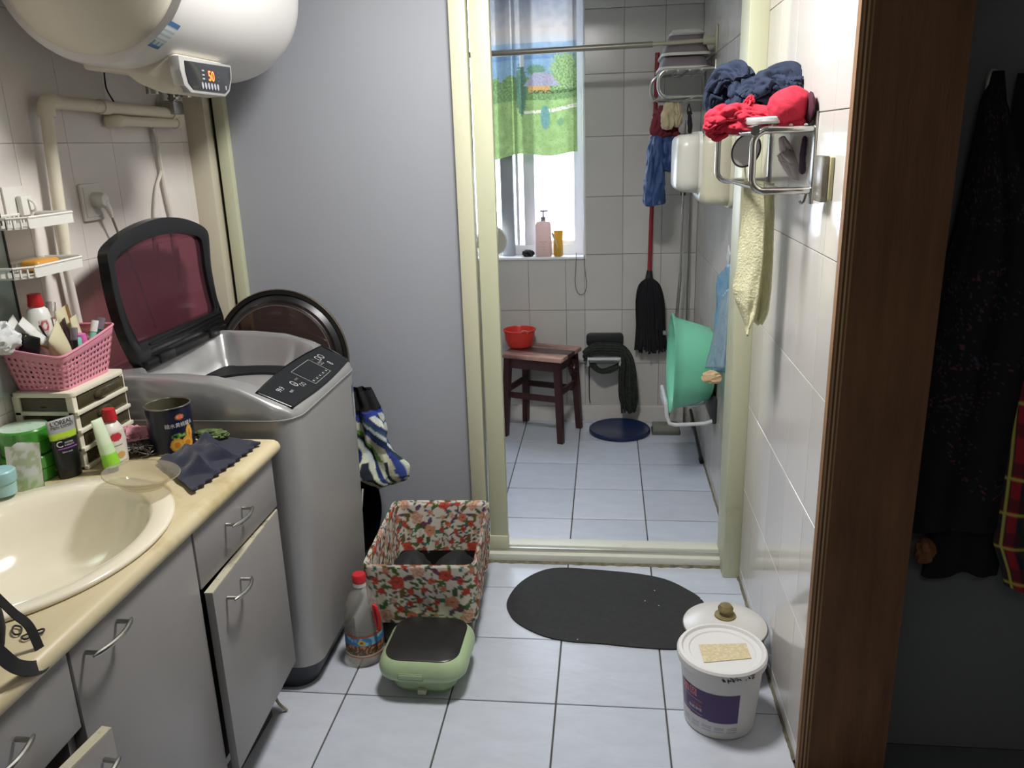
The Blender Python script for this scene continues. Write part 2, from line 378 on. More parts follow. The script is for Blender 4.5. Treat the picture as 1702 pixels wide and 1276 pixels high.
# display: dark panel in a silver rim on the room-facing side of the housing
def disp(y, z, d=0): return Vector((-.9985+d+(z-1.72)*.0, y, z))
outl = [(1.935, 1.722), (2.215, 1.722), (2.212, 1.69), (2.19, 1.655), (2.16, 1.640), (1.975, 1.640), (1.945, 1.655), (1.935, 1.69)]
inn = [(1.957, 1.712), (2.20, 1.716), (2.197, 1.688), (2.178, 1.66), (2.155, 1.648), (1.985, 1.648), (1.963, 1.662), (1.955, 1.688)]
pm = O('display_rim', prism(NB(), outl, -1.02, -.992, 'X', .004), mat('silver_rim', 'b9b8b6', .3, .4), t)
dp = O('display_panel', prism(NB(), inn, -.993, -.9895, 'X', .001), mat('display_black', '26272b', .15), t)
fm = plane_map((-.9885, 2.083, 1.684), (0, 1, 0), (0, 0, 1))
text('digits', '50', .034, lambda x, y: fm(x, y), mat('digit_glow', 'ff5a20', .5, emit=3.5), t)
mk = mat('grey_print', '9b9da3', .5)
for k in range(6):
    bm = lathe(NB(), [(0, 0), (.0065, .0), (.0065, .001), (0, .001)], (-.989, 2.03+k*.0165, 1.6605), 'X', 14, sx=1.25, sy=.8); O('button', bm, mk, dp)
O('button', box(NB(), -.99, -.9885, 2.157, 2.163, 1.657, 1.667), mk, dp)
for z in (1.694, 1.684, 1.675):
    O('printed_icon', box(NB(), -.99, -.9886, 2.035, 2.047, z, z+.0035), mk, dp); O('printed_icon', box(NB(), -.99, -.9886, 2.117, 2.125, z, z+.0025), mat('dim_print', '4a4e50', .5), dp)
# energy sticker wrapped on the tank
def on_tank(y, a, d=.0015): return Vector((hc.x+(.240+d)*math.cos(a), y, hc.z+(.240+d)*math.sin(a)))
def stick(u, v):
    if u < .12 or u > .84: return '3f6f9c'
    if .12 < u < .3: return 'b9c4cc' if int(v*7) % 3 else '6f8ea8'
    return 'cbd2d2' if (int(u*18) % 3) else 'a9b4b4'
bm = grid(NB(), lambda u, v: on_tank(1.822+.008*u+.052*v, math.radians(-58.4+18*u-1.5*v)), 30, 8, stick)
O('sticker', bm, vmat('sticker_print', .4), t)
O('hanging_lead', tube(NB(), curve([at(172, 100, X=-1.33), at(174, 130, X=-1.35), at(178, 150, X=-1.36), at(191, 172, X=-1.365)], 6), .0022, 6), blackm, t)
O('inlet', tube(NB(), [(-1.2, 2.35, 1.72), (-1.2, 2.35, 1.655)], .016, 14), chrome_d, t); O('outlet', tube(NB(), [(-1.2, 2.17, 1.72), (-1.2, 2.17, 1.655)], .016, 14), chrome_d, t)
# water pipes
ppr = mat('aged_white_pipe', 'ddd5bf', .5, dark='b3a27e', vs=9, dthr=.38)
PX = -1.345
def pj(px, py): return at(px, py, X=PX)
t = thing('water_pipe', 'aged white pipe running up from the soap shelf and along to the heater', 'pipe', tuple(at(65, 380, X=PX)))
a, b, c, d = at(70, 385, X=PX), at(62, 172, X=PX), at(285, 186, X=PX), at(275, 184, X=PX)
a = Vector((PX, 1.90, 1.25)); b = Vector((PX, 1.93, 1.632)); c = Vector((PX, 2.55, 1.622))
O('riser', tube(NB(), [a, b], .015, 16), ppr, t); O('run', tube(NB(), [b, c], .016, 16), ppr, t)
def elbow(p, d1, d2, r=.020, l=.036):
    d1, d2 = Vector(d1), Vector(d2); bm = tube(NB(), [p+d1*l, p+d1*l*.55, p+d1*l*.28+d2*l*.06, p+d1*l*.06+d2*l*.28, p+d2*l*.55, p+d2*l], r, 16); return bm
O('elbow', elbow(b, (0, 0, -1), (0, 1, 0)), ppr, t); O('elbow', elbow(c, (0, -1, 0), (0, 0, 1)), ppr, t)
O('coupling', tube(NB(), [b.lerp(c, .36), b.lerp(c, .42)], .0195, 16), ppr, t)
O('stub', tube(NB(), [c, (c.x, c.y, 1.68), (-1.24, c.y, 1.70), (-1.2, 2.4, 1.70)], .010, 12), chrome_d, t)
t = thing('water_pipe', 'short aged pipe stub lying just under the long pipe by the wall corner', 'pipe', (PX, 2.4, 1.56))
a2, b2 = at(192, 201, X=PX), at(298, 205, X=PX)
O('run', tube(NB(), [a2, b2], .014, 16), ppr, t); O('elbow', elbow(b2, (0, -1, 0), (0, 0, 1), .0175, .03), ppr, t)
O('elbow', elbow(a2, (0, 1, 0), (-1, 0, 0), .017, .024), ppr, t)
vb = NB(); box(vb, PX-.012, PX+.03, b2.y-.075, b2.y-.015, b2.z+.025, b2.z+.065, .004); tube(vb, [(PX, b2.y-.02, b2.z+.02), (PX, b2.y-.02, b2.z+.13)], .012, 12)
for k in range(4): tube(vb, [(PX+.004, b2.y-.02, b2.z+.07+.015*k), (PX+.004, b2.y-.02, b2.z+.076+.015*k)], .019, 12)
O('relief_valve', vb, chrome_d, t)
t = thing('drain_tube', 'pair of thin white tubes dropping down the left wall behind the washing machine lid', 'tube', (-1.37, 2.5, 1.1))
wt = mat('tube_white', 'd5cfc4', .4)
O('tube', tube(NB(), curve([at(258, 214, X=-1.365), at(266, 270, X=-1.365), at(278, 330, X=-1.365), at(287, 372, X=-1.365), at(300, 470, X=-1.365)], 6), .008, 8), wt, t)
O('tube', tube(NB(), curve([at(254, 213, X=-1.365), at(268, 275, X=-1.365), at(260, 315, X=-1.365), at(258, 372, X=-1.365), at(266, 470, X=-1.365)], 6), .005, 8), wt, t)
# socket and plug
t = thing('wall_socket', 'white square wall socket with a plug in it on the left wall', 'socket', tuple(at(153, 330, X=XL)))
sy0, sy1, sz0, sz1 = 2.045, 2.135, 1.335, 1.432
O('plate', box(NB(), XL, XL+.009, sy0, sy1, sz0, sz1, .003), white_p, t)
O('socket_face', box(NB(), XL+.008, XL+.011, sy0+.01, sy1-.01, sz0+.01, sz1-.01, .001), white_p, t)
t = thing('power_plug', 'white round plug with a cord going down behind the machine lid', 'plug', (XL+.03, 2.10, 1.38))
O('plug_body', lathe(NB(), [(0, 0), (.021, 0), (.021, .018), (.016, .03), (.0, .034)], (XL+.011, 2.098, 1.388), 'X', 24), white_p, t)
O('strain_relief', tube(NB(), [(XL+.035, 2.10, 1.385), (XL+.036, 2.115, 1.36), (XL+.034, 2.125, 1.34)], [.011, .008, .005], 12), white_p, t)
O('cord', tube(NB(), curve([(XL+.034, 2.125, 1.342), (XL+.03, 2.15, 1.29), (XL+.028, 2.17, 1.255), (XL+.03, 2.2, 1.18), (XL+.03, 2.26, 1.0)], 6), .0035, 8), mat('cord_grey', '8b867c', .5), t)
O('cord_tag', box(NB(), XL+.025, XL+.03, 2.165, 2.19, 1.262, 1.285, .001), white_p, t)
# pale hook plate above the shelf
t = thing('adhesive_hook', 'white hook plate stuck to the wall above the upper soap tray', 'hook', (XL, 1.81, 1.37))
O('plate', box(NB(), XL, XL+.006, 1.765, 1.835, 1.375, 1.44, .002), white_p, t)
hk = NB(); box(hk, XL+.006, XL+.022, 1.80, 1.84, 1.372, 1.418, .005); tube(hk, curve([(XL+.02, 1.822, 1.41), (XL+.034, 1.824, 1.40), (XL+.034, 1.826, 1.385), (XL+.022, 1.828, 1.38)], 4), .003, 8); O('hook', hk, white_p, t)
# corner soap shelf
t = thing('soap_shelf', 'white two-tray plastic soap shelf clipped to the pipe on the left wall', 'shelf', (-1.37, 1.85, 1.2))
O('pole', tube(NB(), [(-1.352, 1.90, 1.37), (-1.352, 1.915, 1.03)], .010, 12), wt, t)
def tray(z, ya, yb):
    tr_ = NB(); xa, xb = -1.372, -1.262
    pts = [(xa, ya), (xb-.03, ya), (xb, ya+.03), (xb, yb-.02), (xb-.02, yb), (xa, yb)]
    loft(tr_, [[(x, y, z) for x, y in pts], [(x, y, z+.004) for x, y in pts]])
    n = len(pts)
    for i in range(n):
        p, q = Vector((*pts[i], z)), Vector((*pts[(i+1) % n], z)); L = (q-p).length; d = (q-p)/L
        tube(tr_, [p+Vector((0, 0, .024)), q+Vector((0, 0, .024))], .0035, 6)
        if i in (0, 1, 5):
            k = max(2, int(L/.014))
            for j in range(k+1): tube(tr_, [p+d*(L*j/k)+Vector((0, 0, .003)), p+d*(L*j/k)+Vector((0, 0, .024))], .0026, 5)
        else:
            nn = Vector((-d.y, d.x, 0))*.0015; a_ = p; bm2 = tr_
            vs_ = [bm2.verts.new(v) for v in (p-nn, q-nn, q-nn+Vector((0, 0, .024)), p-nn+Vector((0, 0, .024)), p+nn, q+nn, q+nn+Vector((0, 0, .024)), p+nn+Vector((0, 0, .024)))]
            for f in ((0, 1, 2, 3), (7, 6, 5, 4), (0, 4, 5, 1), (3, 2, 6, 7)): bm2.faces.new([vs_[k_] for k_ in f])
    return tr_
O('tray', tray(1.352, 1.65, 1.855), white_p, t); O('tray', tray(1.245, 1.64, 1.86), white_p, t)
sp = NB(); box(sp, -1.335, -1.285, 1.715, 1.80, 1.25, 1.277, .011, 4); bar = O('soap_bar', sp, mat('amber_soap', 'cf9440', .35), None)
tag(bar, 'orange-brown bar of soap lying in the lower soap tray', 'soap')
# mirror at the left
t = thing('mirror', 'greenish grey mirror with a thin black edge cut off at the left', 'mirror', (-1.37, 1.4, .98))
O('mirror_glass', box(NB(), XL+.001, XL+.012, .8, 1.728, .98, 1.42), mat('mirror_painted_reflection', '9aaaa4', .3, .35), t)  # grey-green reflection put into the base colour; the surface hardly mirrors
O('mirror_edge', box(NB(), XL+.001, XL+.014, 1.728, 1.733, .978, 1.422), blackp, t)
# ---------------------------------------------------------------- vanity cabinets
lam = mat('grey_laminate', '8e8b89', .33, var=.04, vs=4); lam_in = mat('cabinet_inside', '3b3a38', .8)
edge = mat('worn_white_edge', 'b9b49c', .6, dark='6d6650', vs=25, dthr=.5)
XF = -.845
def handle(y, z, L, tlt, par):
    h = NB(); a_, b_ = Vector((XF+.002, y, z)), Vector((XF+.002, y+L, z+tlt))
    n = 12; pts = []
    for k in range(n+1):
        u = k/n; pts.append(a_.lerp(b_, -.12+1.24*u)+Vector((.021+.012*math.sin(PI*u), 0, 0)))
    tube(h, pts, [.0022]+[.0045]*(n-1)+[.0022], 8)
    tube(h, [a_, a_+Vector((.023, 0, 0))], .004, 8); tube(h, [b_, b_+Vector((.023, 0, 0))], .004, 8)
    return O('handle', h, chrome_d, par)
def cabinet(y0, y1, label):
    t = thing('vanity_cabinet', label, 'cabinet', (-1.1, (y0+y1)/2, .15), group='grey vanity cabinets')
    bm = NB(); box(bm, XL+.002, XF-.018, y0+.001, y0+.018, .15, .64); box(bm, XL+.002, XF-.018, y1-.018, y1-.001, .15, .64)
    box(bm, XF-.03, XF-.019, y0+.001, y1-.001, .64, .752)
    box(bm, XL+.002, XF-.018, y0+.01, y1-.01, .15, .168); box(bm, XL+.002, XL+.012, y0+.01, y1-.01, .15, .752)
    O('carcass', bm, lam, t); return t
t = cabinet(1.425, 1.845, 'grey vanity cabinet nearest the washing machine with a drawer over a door ajar')
d_ = O('drawer_front', box(NB(), XF-.018, XF, 1.429, 1.842, .618, .752, .0015), lam, t); handle(1.565, .702, .085, 0, d_)
R_ = Matrix.Translation((XF-.018, 1.838, 0)) @ Matrix.Rotation(math.radians(3.0), 4, 'Z') @ Matrix.Translation((-(XF-.018), -1.838, 0))
d_ = O('door', box(NB(), XF-.018, XF, 1.431, 1.840, .152, .606, .0015, M=R_), lam, t)
O('top_edge', box(NB(), XF-.019, XF-.0005, 1.4315, 1.8395, .606, .609, M=R_), edge, d_)
h_ = handle(1.49, .562, .08, 0, d_); h_.data.transform(ROOT[t.name].inverted() @ R_ @ ROOT[t.name])
t = cabinet(1.021, 1.423, 'middle grey vanity cabinet under the basin with one tall door')
d_ = O('door', box(NB(), XF-.018, XF, 1.024, 1.421, .152, .752, .0015), lam, t); handle(1.057, .725, .09, 0, d_)
t = cabinet(.615, 1.019, 'leftmost grey vanity cabinet with a drawer over a door hanging open')
d_ = O('drawer_front', box(NB(), XF-.018, XF, .618, 1.017, .612, .752, .0015), lam, t); handle(.80, .70, .085, 0, d_)
R2 = Matrix.Translation((XF-.018, .62, 0)) @ Matrix.Rotation(math.radians(-6.5), 4, 'Z') @ Matrix.Translation((-(XF-.018), -.62, 0))
d_ = O('door', box(NB(), XF-.018, XF, .62, 1.030, .152, .604, .0015, M=R2), lam, t)
O('top_edge', box(NB(), XF-.019, XF-.0005, .6205, 1.0295, .604, .6075, M=R2), edge, d_)
h_ = handle(.915, .57, .085, 0, d_); h_.data.transform(ROOT[t.name].inverted() @ R2 @ ROOT[t.name])
O('foot', tube(NB(), [(-.90, .7, 0), (-.90, .7, .15)], .018, 12), blackp, t)
t = thing('cabinet_plinth', 'dark recessed plinth boards under the grey cabinets', 'plinth', (-1.1, 1.2, 0))
O('front_board', box(NB(), -.93, -.915, .62, 1.80, 0, .149), lam_in, t); O('side_board', box(NB(), -1.36, -.93, 1.785, 1.80, 0, .149), lam_in, t)
O('mop_string', tube(NB(), curve([(-.905, 1.805, .10), (-.90, 1.81, .04), (-.88, 1.82, .004)], 5), .004, 6), mat('dirty_string', '9a957c', .9), t)
# countertop with an oval hole, rounded front edge
ct = mat('yellowed_marble_top', 'cdbf9b', .33, dark='a8935f', vs=4.5, dthr=.5, bump=.05, bs=40)
BX, BY, BA, BB_ = -1.098, 1.285, .238, .300
bm = NB(); n = 96; x0, x1, y0, y1 = XL+.001, -.858, .60, 1.872; zt = .79
def ray_rect(a):
    dx, dy = math.cos(a), math.sin(a); ts = []
    if dx > 1e-9: ts.append((x1-BX)/dx)
    if dx < -1e-9: ts.append((x0-BX)/dx)
    if dy > 1e-9: ts.append((y1-BY)/dy)
    if dy < -1e-9: ts.append((y0-BY)/dy)
    s = min(ts); return (BX+dx*s, BY+dy*s)
angs = sorted([2*PI*k/n for k in range(n)]+[math.atan2(yy-BY, xx-BX) % (2*PI) for xx in (x0, x1) for yy in (y0, y1)])
inner = [(BX+(BA-.02)*math.cos(a), BY+(BB_-.02)*math.sin(a)) for a in angs]; outer = [ray_rect(a) for a in angs]
rings = [[(x, y, zt-.035) for x, y in outer], [(x, y, zt) for x, y in outer], [(x, y, zt) for x, y in inner], [(x, y, zt-.035) for x, y in inner]]
loft(bm, rings, False, False)
pf = [(x1-.001, zt), (-.846, zt-.001), (-.836, zt-.006), (-.831, zt-.015), (-.831, zt-.024), (-.836, zt-.032), (-.848, zt-.036), (x1-.001, zt-.036)]
prism(bm, pf, y0, y1, 'Y')
o = O('countertop', bm, ct); tag(o, 'yellowish marbled countertop with rounded edge along the grey cabinets', 'countertop')
# oval basin
cer = mat('cream_ceramic', 'e9e1ca', .1, spec=.6, coat=.3)
bm = NB(); N_ = 72
def ell(fa, fb, z, dx=0, dy=0): return [(BX+dx+fa*math.cos(2*PI*k/N_), BY+dy+fb*math.sin(2*PI*k/N_), z) for k in range(N_)]
loft(bm, [ell(.244, .308, .7895), ell(.248, .313, .794), ell(.2475, .3125, .798), ell(.243, .307, .8015), ell(.208, .268, .797), ell(.201, .260, .793), ell(.192, .249, .778, .004), ell(.172, .222, .735, .008), ell(.145, .18, .69, .01), ell(.09, .11, .665, .01), ell(.03, .03, .66, .01)], False, True)
t = thing('washbasin', 'cream oval washbasin set into the countertop', 'washbasin', (BX, BY, .66))
O('bowl', bm, cer, t, sharp=60)
O('drain', lathe(NB(), [(0, 0), (.024, 0), (.026, .003), (.016, .006), (0, .005)], (BX+.01, BY, .661), n=24), chrome, t)
O('tap', tube(NB(), curve([(-1.33, 1.20, .80), (-1.33, 1.20, .89), (-1.30, 1.20, .915), (-1.22, 1.2, .90)], 6), .013, 12), chrome, t)
# ---------------------------------------------------------------- things on the counter
zc = .7905
t = thing('mini_drawer_unit', 'small white plastic chest with smoked drawers under the pink basket', 'drawer unit', (-1.295, 1.75, zc))
ux0, ux1, uy0, uy1, uz1 = -1.372, -1.222, 1.655, 1.862, .981
ivory = mat('ivory_plastic', 'ddd8c4', .4); smoke = mat('smoked_plastic', '57503a', .12, clear=(.35, 'a89c78'))
bm = NB(); prism(bm, rrect(ux0, ux1+.004, uy0-.003, uy1+.003, .012), uz1-.012, uz1, 'Z', .002)
for (x, y) in ((ux0+.008, uy0+.008), (ux1-.008, uy0+.008), (ux0+.008, uy1-.008), (ux1-.008, uy1-.008)): box(bm, x-.009, x+.009, y-.008, y+.008, zc, uz1-.01, .002)
O('frame', bm, ivory, t)
hgt = (uz1-.012-zc)/4
for k in range(4):
    z = zc+k*hgt
    O('shelf_rail', box(NB(), ux0, ux1+.008, uy0, uy1, z, z+.010, .002), ivory, t)
    dr_ = NB(); box(dr_, ux1-.007, ux1+.002, uy0+.018, uy1-.004, z+.009, z+hgt-.003, .003)
    box(dr_, ux0+.012, ux1-.006, uy0+.005, uy0+.008, z+.009, z+hgt-.004); box(dr_, ux0+.012, ux1-.006, uy1-.010, uy1-.006, z+.009, z+hgt-.004); box(dr_, ux0+.012, ux1-.006, uy0+.006, uy1-.008, z+.009, z+.012)
    d_ = O('drawer', dr_, smoke, t)
    g_ = NB(); lathe(g_, [(0, 0), (.028, 0), (.026, .008), (.02, .011), (0, .011)], (ux1+.001, (uy0+uy1)/2, z+hgt*.62), 'X', 20, sx=.45, sy=1); O('grip', g_, smoke, d_)
    cn = NB(); blob(cn, (-1.30, 1.75, z+.020), (.055, .08, .011), seed=k*3, amp=.35, sub=2); O('contents', cn, mat('drawer_contents_%d' % k, ('4b4436', '6b6150', '57503e', '3f3b33')[k], .8), d_, kind='stuff')
# pink perforated basket
pink = mat('pink_plastic', 'dc8fa2', .4)
bz = uz1+.001
def bk(u, v, off=0):      # u round the rim, v up the side
    x0, x1, y0, y1 = -1.366, -1.242, 1.668, 1.846
    P = rrect(x0-.012*v+off, x1+.022*v-off, y0-.026*v+off, y1+.020*v-off, .018, 6); n_ = len(P)
    # even walk along the outline
    s = u*n_; i = int(s) % n_; f = s-int(s); p, q = Vector(P[i]), Vector(P[(i+1) % n_]); p = p.lerp(q, f)
    return p
def outline_pts(v, off, N=150):
    x0, x1, y0, y1 = -1.366, -1.242, 1.668, 1.846
    P = [Vector(p) for p in rrect(x0-.012*v+off, x1+.022*v-off, y0-.026*v+off, y1+.020*v-off, .016, 6)]; n_ = len(P)
    L = [0]
    for i in range(n_): L.append(L[-1]+(P[(i+1) % n_]-P[i]).length)
    out = []; i = 0
    for k in range(N):
        s = L[-1]*k/N
        while L[i+1] < s: i += 1
        out.append(P[i].lerp(P[(i+1) % n_], (s-L[i])/(L[i+1]-L[i]+1e-9)))
    return out
Nb, Hb = 96, 15
OL = [outline_pts(j/Hb, 0, Nb) for j in range(Hb+1)]
def dip(p):   # rim dips toward the near corner
    d = math.hypot((p.x+1.225), (p.y-1.645)*.8); return .086+.030*min(1, (d/.17))**1.3
bm = NB(); VV = [[bm.verts.new((OL[j][k].x, OL[j][k].y, bz+dip(OL[Hb][k])*j/Hb)) for k in range(Nb)] for j in range(Hb+1)]
for j in range(Hb):
    for k in range(Nb):
        if 1 <= j < Hb-2 and (j % 2 == 1) and (k % 2 == 0): continue
        bm.faces.new((VV[j][k], VV[j][(k+1) % Nb], VV[j+1][(k+1) % Nb], VV[j+1][k]))
bm.faces.new(VV[0][::-1])
t = thing('pink_basket', 'pink perforated plastic basket full of toiletries on the drawer chest', 'basket', (-1.30, 1.757, bz))
bk_ = O('basket_wall', bm, pink, t, solid=.0014)
O('rim', tube(NB(), [(VV_x, VV_y, z_) for VV_x, VV_y, z_ in [(OL[Hb][k].x, OL[Hb][k].y, bz+dip(OL[Hb][k])) for k in range(Nb)]], .003, 6, closed=True), pink, t)
def bottle_prof(r, h, neck=.35, nr=.4): return [(0, 0), (r*.92, 0), (r, .004), (r, h*.62), (r*.92, h*.72), (r*nr, h*.82), (r*nr, h*.86), (0, h*.86)]
def tube_bottle(name, label, base, top, w, t_, mt, capm=None, group=None, capl=.02, flip=False, cat='tube'):
    """cosmetic tube: crimped flat end, round end with cap; axis from base (cap) to top (crimp)"""
    base, top = Vector(base), Vector(top); ax = (top-base); L = ax.length; ax.normalize()
    th_ = thing(name, label, cat, tuple(base), group=group or 'cosmetic tubes in the pink basket')
    u, v = frame_dir(ax); u = Vector((-.3, .95, 0)); u = (u-ax*u.dot(ax)).normalized(); v = ax.cross(u)
    bm = NB(); rings = []
    for k in range(9):
        s = k/8; a_ = w/2*(.72+.28*s); b_ = w/2*.72*(1-s)**.8+.0012
        rings.append([base+ax*(capl+(L-capl)*s)+u*a_*math.cos(2*PI*j/20)+v*b_*math.sin(2*PI*j/20) for j in range(20)])
    loft(bm, rings); O('tube_body', bm, mt, th_)
    bm = NB(); loft(bm, [[base+ax*(capl*s)+u*w*.33*q*math.cos(2*PI*j/20)+v*w*.33*q*math.sin(2*PI*j/20) for j in range(20)] for s, q in ((0, .95), (.04, 1), (1, 1))]); O('cap', bm, capm or white_p, th_)
    return th_
crm = mat('cream_tube', 'cfc8a6', .35); wtb = mat('white_tube', 'dcdcd6', .3); drk = mat('dark_plum_tube', '3a2530', .3); gold = mat('gold_cap', 'b08a45', .3, .6)
mint = mat('mint_plastic', '79c4ae', .35); lil = mat('lilac_pink', 'cf6fae', .4); clearp = mat('clear_cap', '8f8a94', .1, clear=(.5, 'd8d4dc'))
z2 = bz+.03
zt_ = bz+.028
t = thing('lotion_bottle', 'white lotion bottle with a red cap standing at the back of the pink basket', 'bottle', (-1.325, 1.735, zt_))
O('bottle_body', lathe(NB(), [(0, 0), (.026, 0), (.028, .004), (.028, .095), (.022, .122), (.012, .132), (.012, .136), (0, .136)], (-1.325, 1.735, zt_+.028), sx=1, sy=1.05), wtb, t)
O('cap', lathe(NB(), [(0, 0), (.0165, 0), (.0175, .003), (.0145, .030), (0, .032)], (-1.325, 1.735, zt_+.158)), red_p, t)
O('logo', grid(NB(), lambda u, v: Vector((-1.325+.0287*math.cos(-.9+.7*u), 1.735+.030*math.sin(-.9+.7*u), zt_+.10+.03*v)), 10, 6, lambda u, v: 'c0505c' if (u-.5)**2+(v-.5)**2 < .22 and ((u-.5)**2+(v-.5)**2 > .05) else 'dcdcd6'), vmat('logo_print', .4), t)
tube_bottle('cosmetic_tube', 'wide cream tube lying slanted at the near corner of the pink basket', (-1.285, 1.735, zt_+.03), (-1.262, 1.692, zt_+.112), .078, .02, crm, crm)
tube_bottle('cosmetic_tube', 'cream tube with a wide flat end beside the red capped bottle', (-1.30, 1.775, zt_+.03), (-1.295, 1.775, zt_+.145), .070, .02, crm, crm)
tube_bottle('cosmetic_tube', 'white tube with coloured print leaning left in the pink basket', (-1.275, 1.72, zt_+.03), (-1.325, 1.675, zt_+.138), .048, .02, mat('printed_white_tube', 'd9d9d4', .3, dark='8fae8a', vs=40, dthr=.42), wtb)
tube_bottle('cosmetic_tube', 'white tube at the far left of the pink basket', (-1.335, 1.70, zt_+.03), (-1.345, 1.665, zt_+.14), .065, .02, wtb, wtb)
tube_bottle('cosmetic_tube', 'dark plum tube between the cream tubes', (-1.28, 1.76, zt_+.02), (-1.275, 1.752, zt_+.125), .022, .01, drk, drk)
tube_bottle('cosmetic_tube', 'small clear and cream tube beside the plum tube', (-1.27, 1.78, zt_+.02), (-1.268, 1.778, zt_+.125), .048, .01, crm, wtb)
tube_bottle('cosmetic_tube', 'gold ended tube at the back right of the pink basket', (-1.31, 1.815, zt_+.03), (-1.31, 1.815, zt_+.145), .04, .01, gold, gold)
t = thing('black_pouch', 'small black flat pouch at the left end of the pink basket', 'pouch', (-1.32, 1.665, zt_+.06))
O('pouch_body', box(NB(), -.03, .03, -.006, .006, -.008, .048, .004, 2, M=Matrix.Rotation(.25, 4, 'Y')), blackp, t, local=True)
for lb, a_, b_, r, mt_, cm in (('thin golden tweezers leaning left in the pink basket', (-1.265, 1.70, zt_+.05), (-1.31, 1.66, zt_+.105), .0022, gold, None), ('black mascara stick standing near the front of the pink basket', (-1.255, 1.735, zt_+.02), (-1.248, 1.745, zt_+.105), .0075, blackp, clearp),
        ('teal and white lipstick tube leaning at the right end of the pink basket', (-1.25, 1.79, zt_+.03), (-1.243, 1.822, zt_+.105), .0075, mint, wtb), ('dark green tube with clear cap leaning at the right end', (-1.245, 1.80, zt_+.03), (-1.236, 1.838, zt_+.108), .009, mat('deep_green', '1f4a40', .3), clearp),
        ('thin brown brush standing in the pink basket', (-1.29, 1.73, zt_+.03), (-1.30, 1.70, zt_+.12), .0025, gold, blackp)):
    a_, b_ = Vector(a_), Vector(b_); s = thing('makeup_stick', lb, 'makeup', tuple(a_), group='makeup sticks in the pink basket')
    O('barrel', tube(NB(), [a_, a_.lerp(b_, .68)], r, 12), mt_, s); O('cap', tube(NB(), [a_.lerp(b_, .66), b_], r*1.12, 12), cm or mt_, s)
s = thing('lilac_cap', 'lilac plastic cap at the right of the pink basket', 'cap', (-1.258, 1.775, zt_+.05))
O('cap_body', lathe(NB(), [(0, 0), (.022, 0), (.024, .01), (.02, .045), (0, .05)], (-1.262, 1.772, zt_+.038), n=24, sy=.7), lil, s)
s = thing('mint_box', 'mint green plastic case near the lilac cap', 'case', (-1.25, 1.757, zt_+.04))
O('case_body', box(NB(), -1.262, -1.246, 1.748, 1.772, zt_+.03, zt_+.078, .004), mint, s)
s = O('tissue', blob(NB(), (-1.345, 1.64, zt_+.105), (.028, .04, .035), seed=9, amp=.28, freq=1.1, sub=4), mat('tissue_white', 'dcdedd', .9)); tag(s, 'crumpled white tissue at the left end of the pink basket', 'tissue')
s = thing('glass_vial', 'small clear vial lying at the back of the pink basket', 'vial', (-1.33, 1.79, zt_+.11)); O('vial_body', tube(NB(), [(-1.33, 1.785, zt_+.12), (-1.335, 1.80, zt_+.155)], .011, 14), mat('vial_silver', 'c9c4bc', .2, .6), s)
# green aloe jars
grn = mat('green_jar', '3f8f30', .18, coat=.3); grn_l = mat('jar_lid', 'bfd9bf', .4)
jc = (-1.322, 1.610)
for k, lb in enumerate(('green gel jar, the lower of two stacked beside the basin', 'green gel jar with pale lid print, stacked on top')):
    z = zc+k*.063
    t = thing('gel_jar', lb, 'jar', (jc[0], jc[1], z), group='stacked green gel jars'); r = .056-.003*k
    O('jar_body', lathe(NB(), [(0, 0), (r*.93, 0), (r, .006), (r, .030), (r*.96, .032)], (jc[0], jc[1], z)), grn, t)
    l_ = O('lid', lathe(NB(), [(r*.97, .031), (r*1.03, .033), (r*1.03, .058), (r*.97, .0615), (0, .0615)], (jc[0], jc[1], z)), grn, t)
    if k: O('lid_label', lathe(NB(), [(0, .0616), (r*.93, .0616), (r*.93, .0622), (0, .0624)], (jc[0], jc[1], z)), mat('lid_label_print', 'c3dcc4', .4, dark='55a56a', vs=30, dthr=.46), t)
# foil pouch at far left, teal lid jar
t = thing('refill_pouch', 'white and green plastic pouch with flower print in front of the green jars', 'pouch', (-1.315, 1.52, zc))
def pouch_c(u, v):
    if v < .35: return ('b7cf9a' if noise.noise(Vector((u*6, v*9, 1))) > 0 else 'd7e3c8')
    return 'eef0ea' if noise.noise(Vector((u*5, v*6, 4))) > -.1 else 'c9d6b4'
bm = NB()
def pouchf(sgn): return lambda u, v: Vector((-1.335+.085*u, 1.548+sgn*(.018*math.sin(PI*u)*(1-v)**.7+.001)+.012*v, zc+.105*v+.003*noise.noise(Vector((u*2, v*2, sgn)))))
grid(bm, pouchf(-1), 20, 20, pouch_c); grid(bm, pouchf(1), 20, 20, pouch_c)
O('pouch_film', bm, vmat('pouch_print', .25), t)
t = thing('teal_lid_jar', 'small jar with a pale teal lid cut off at the left edge beside the basin', 'jar', (-1.292, 1.478, zc+.018))
O('jar_body', lathe(NB(), [(0, 0), (.026, 0), (.028, .02), (.028, .03)], (-1.292, 1.478, zc+.018)), mat('teal_glass', '9fc6c4', .3), t)
O('lid', lathe(NB(), [(.030, .028), (.031, .03), (.031, .052), (.028, .055), (0, .056)], (-1.292, 1.478, zc+.018)), mat('teal_lid', '98c4c6', .35), t)
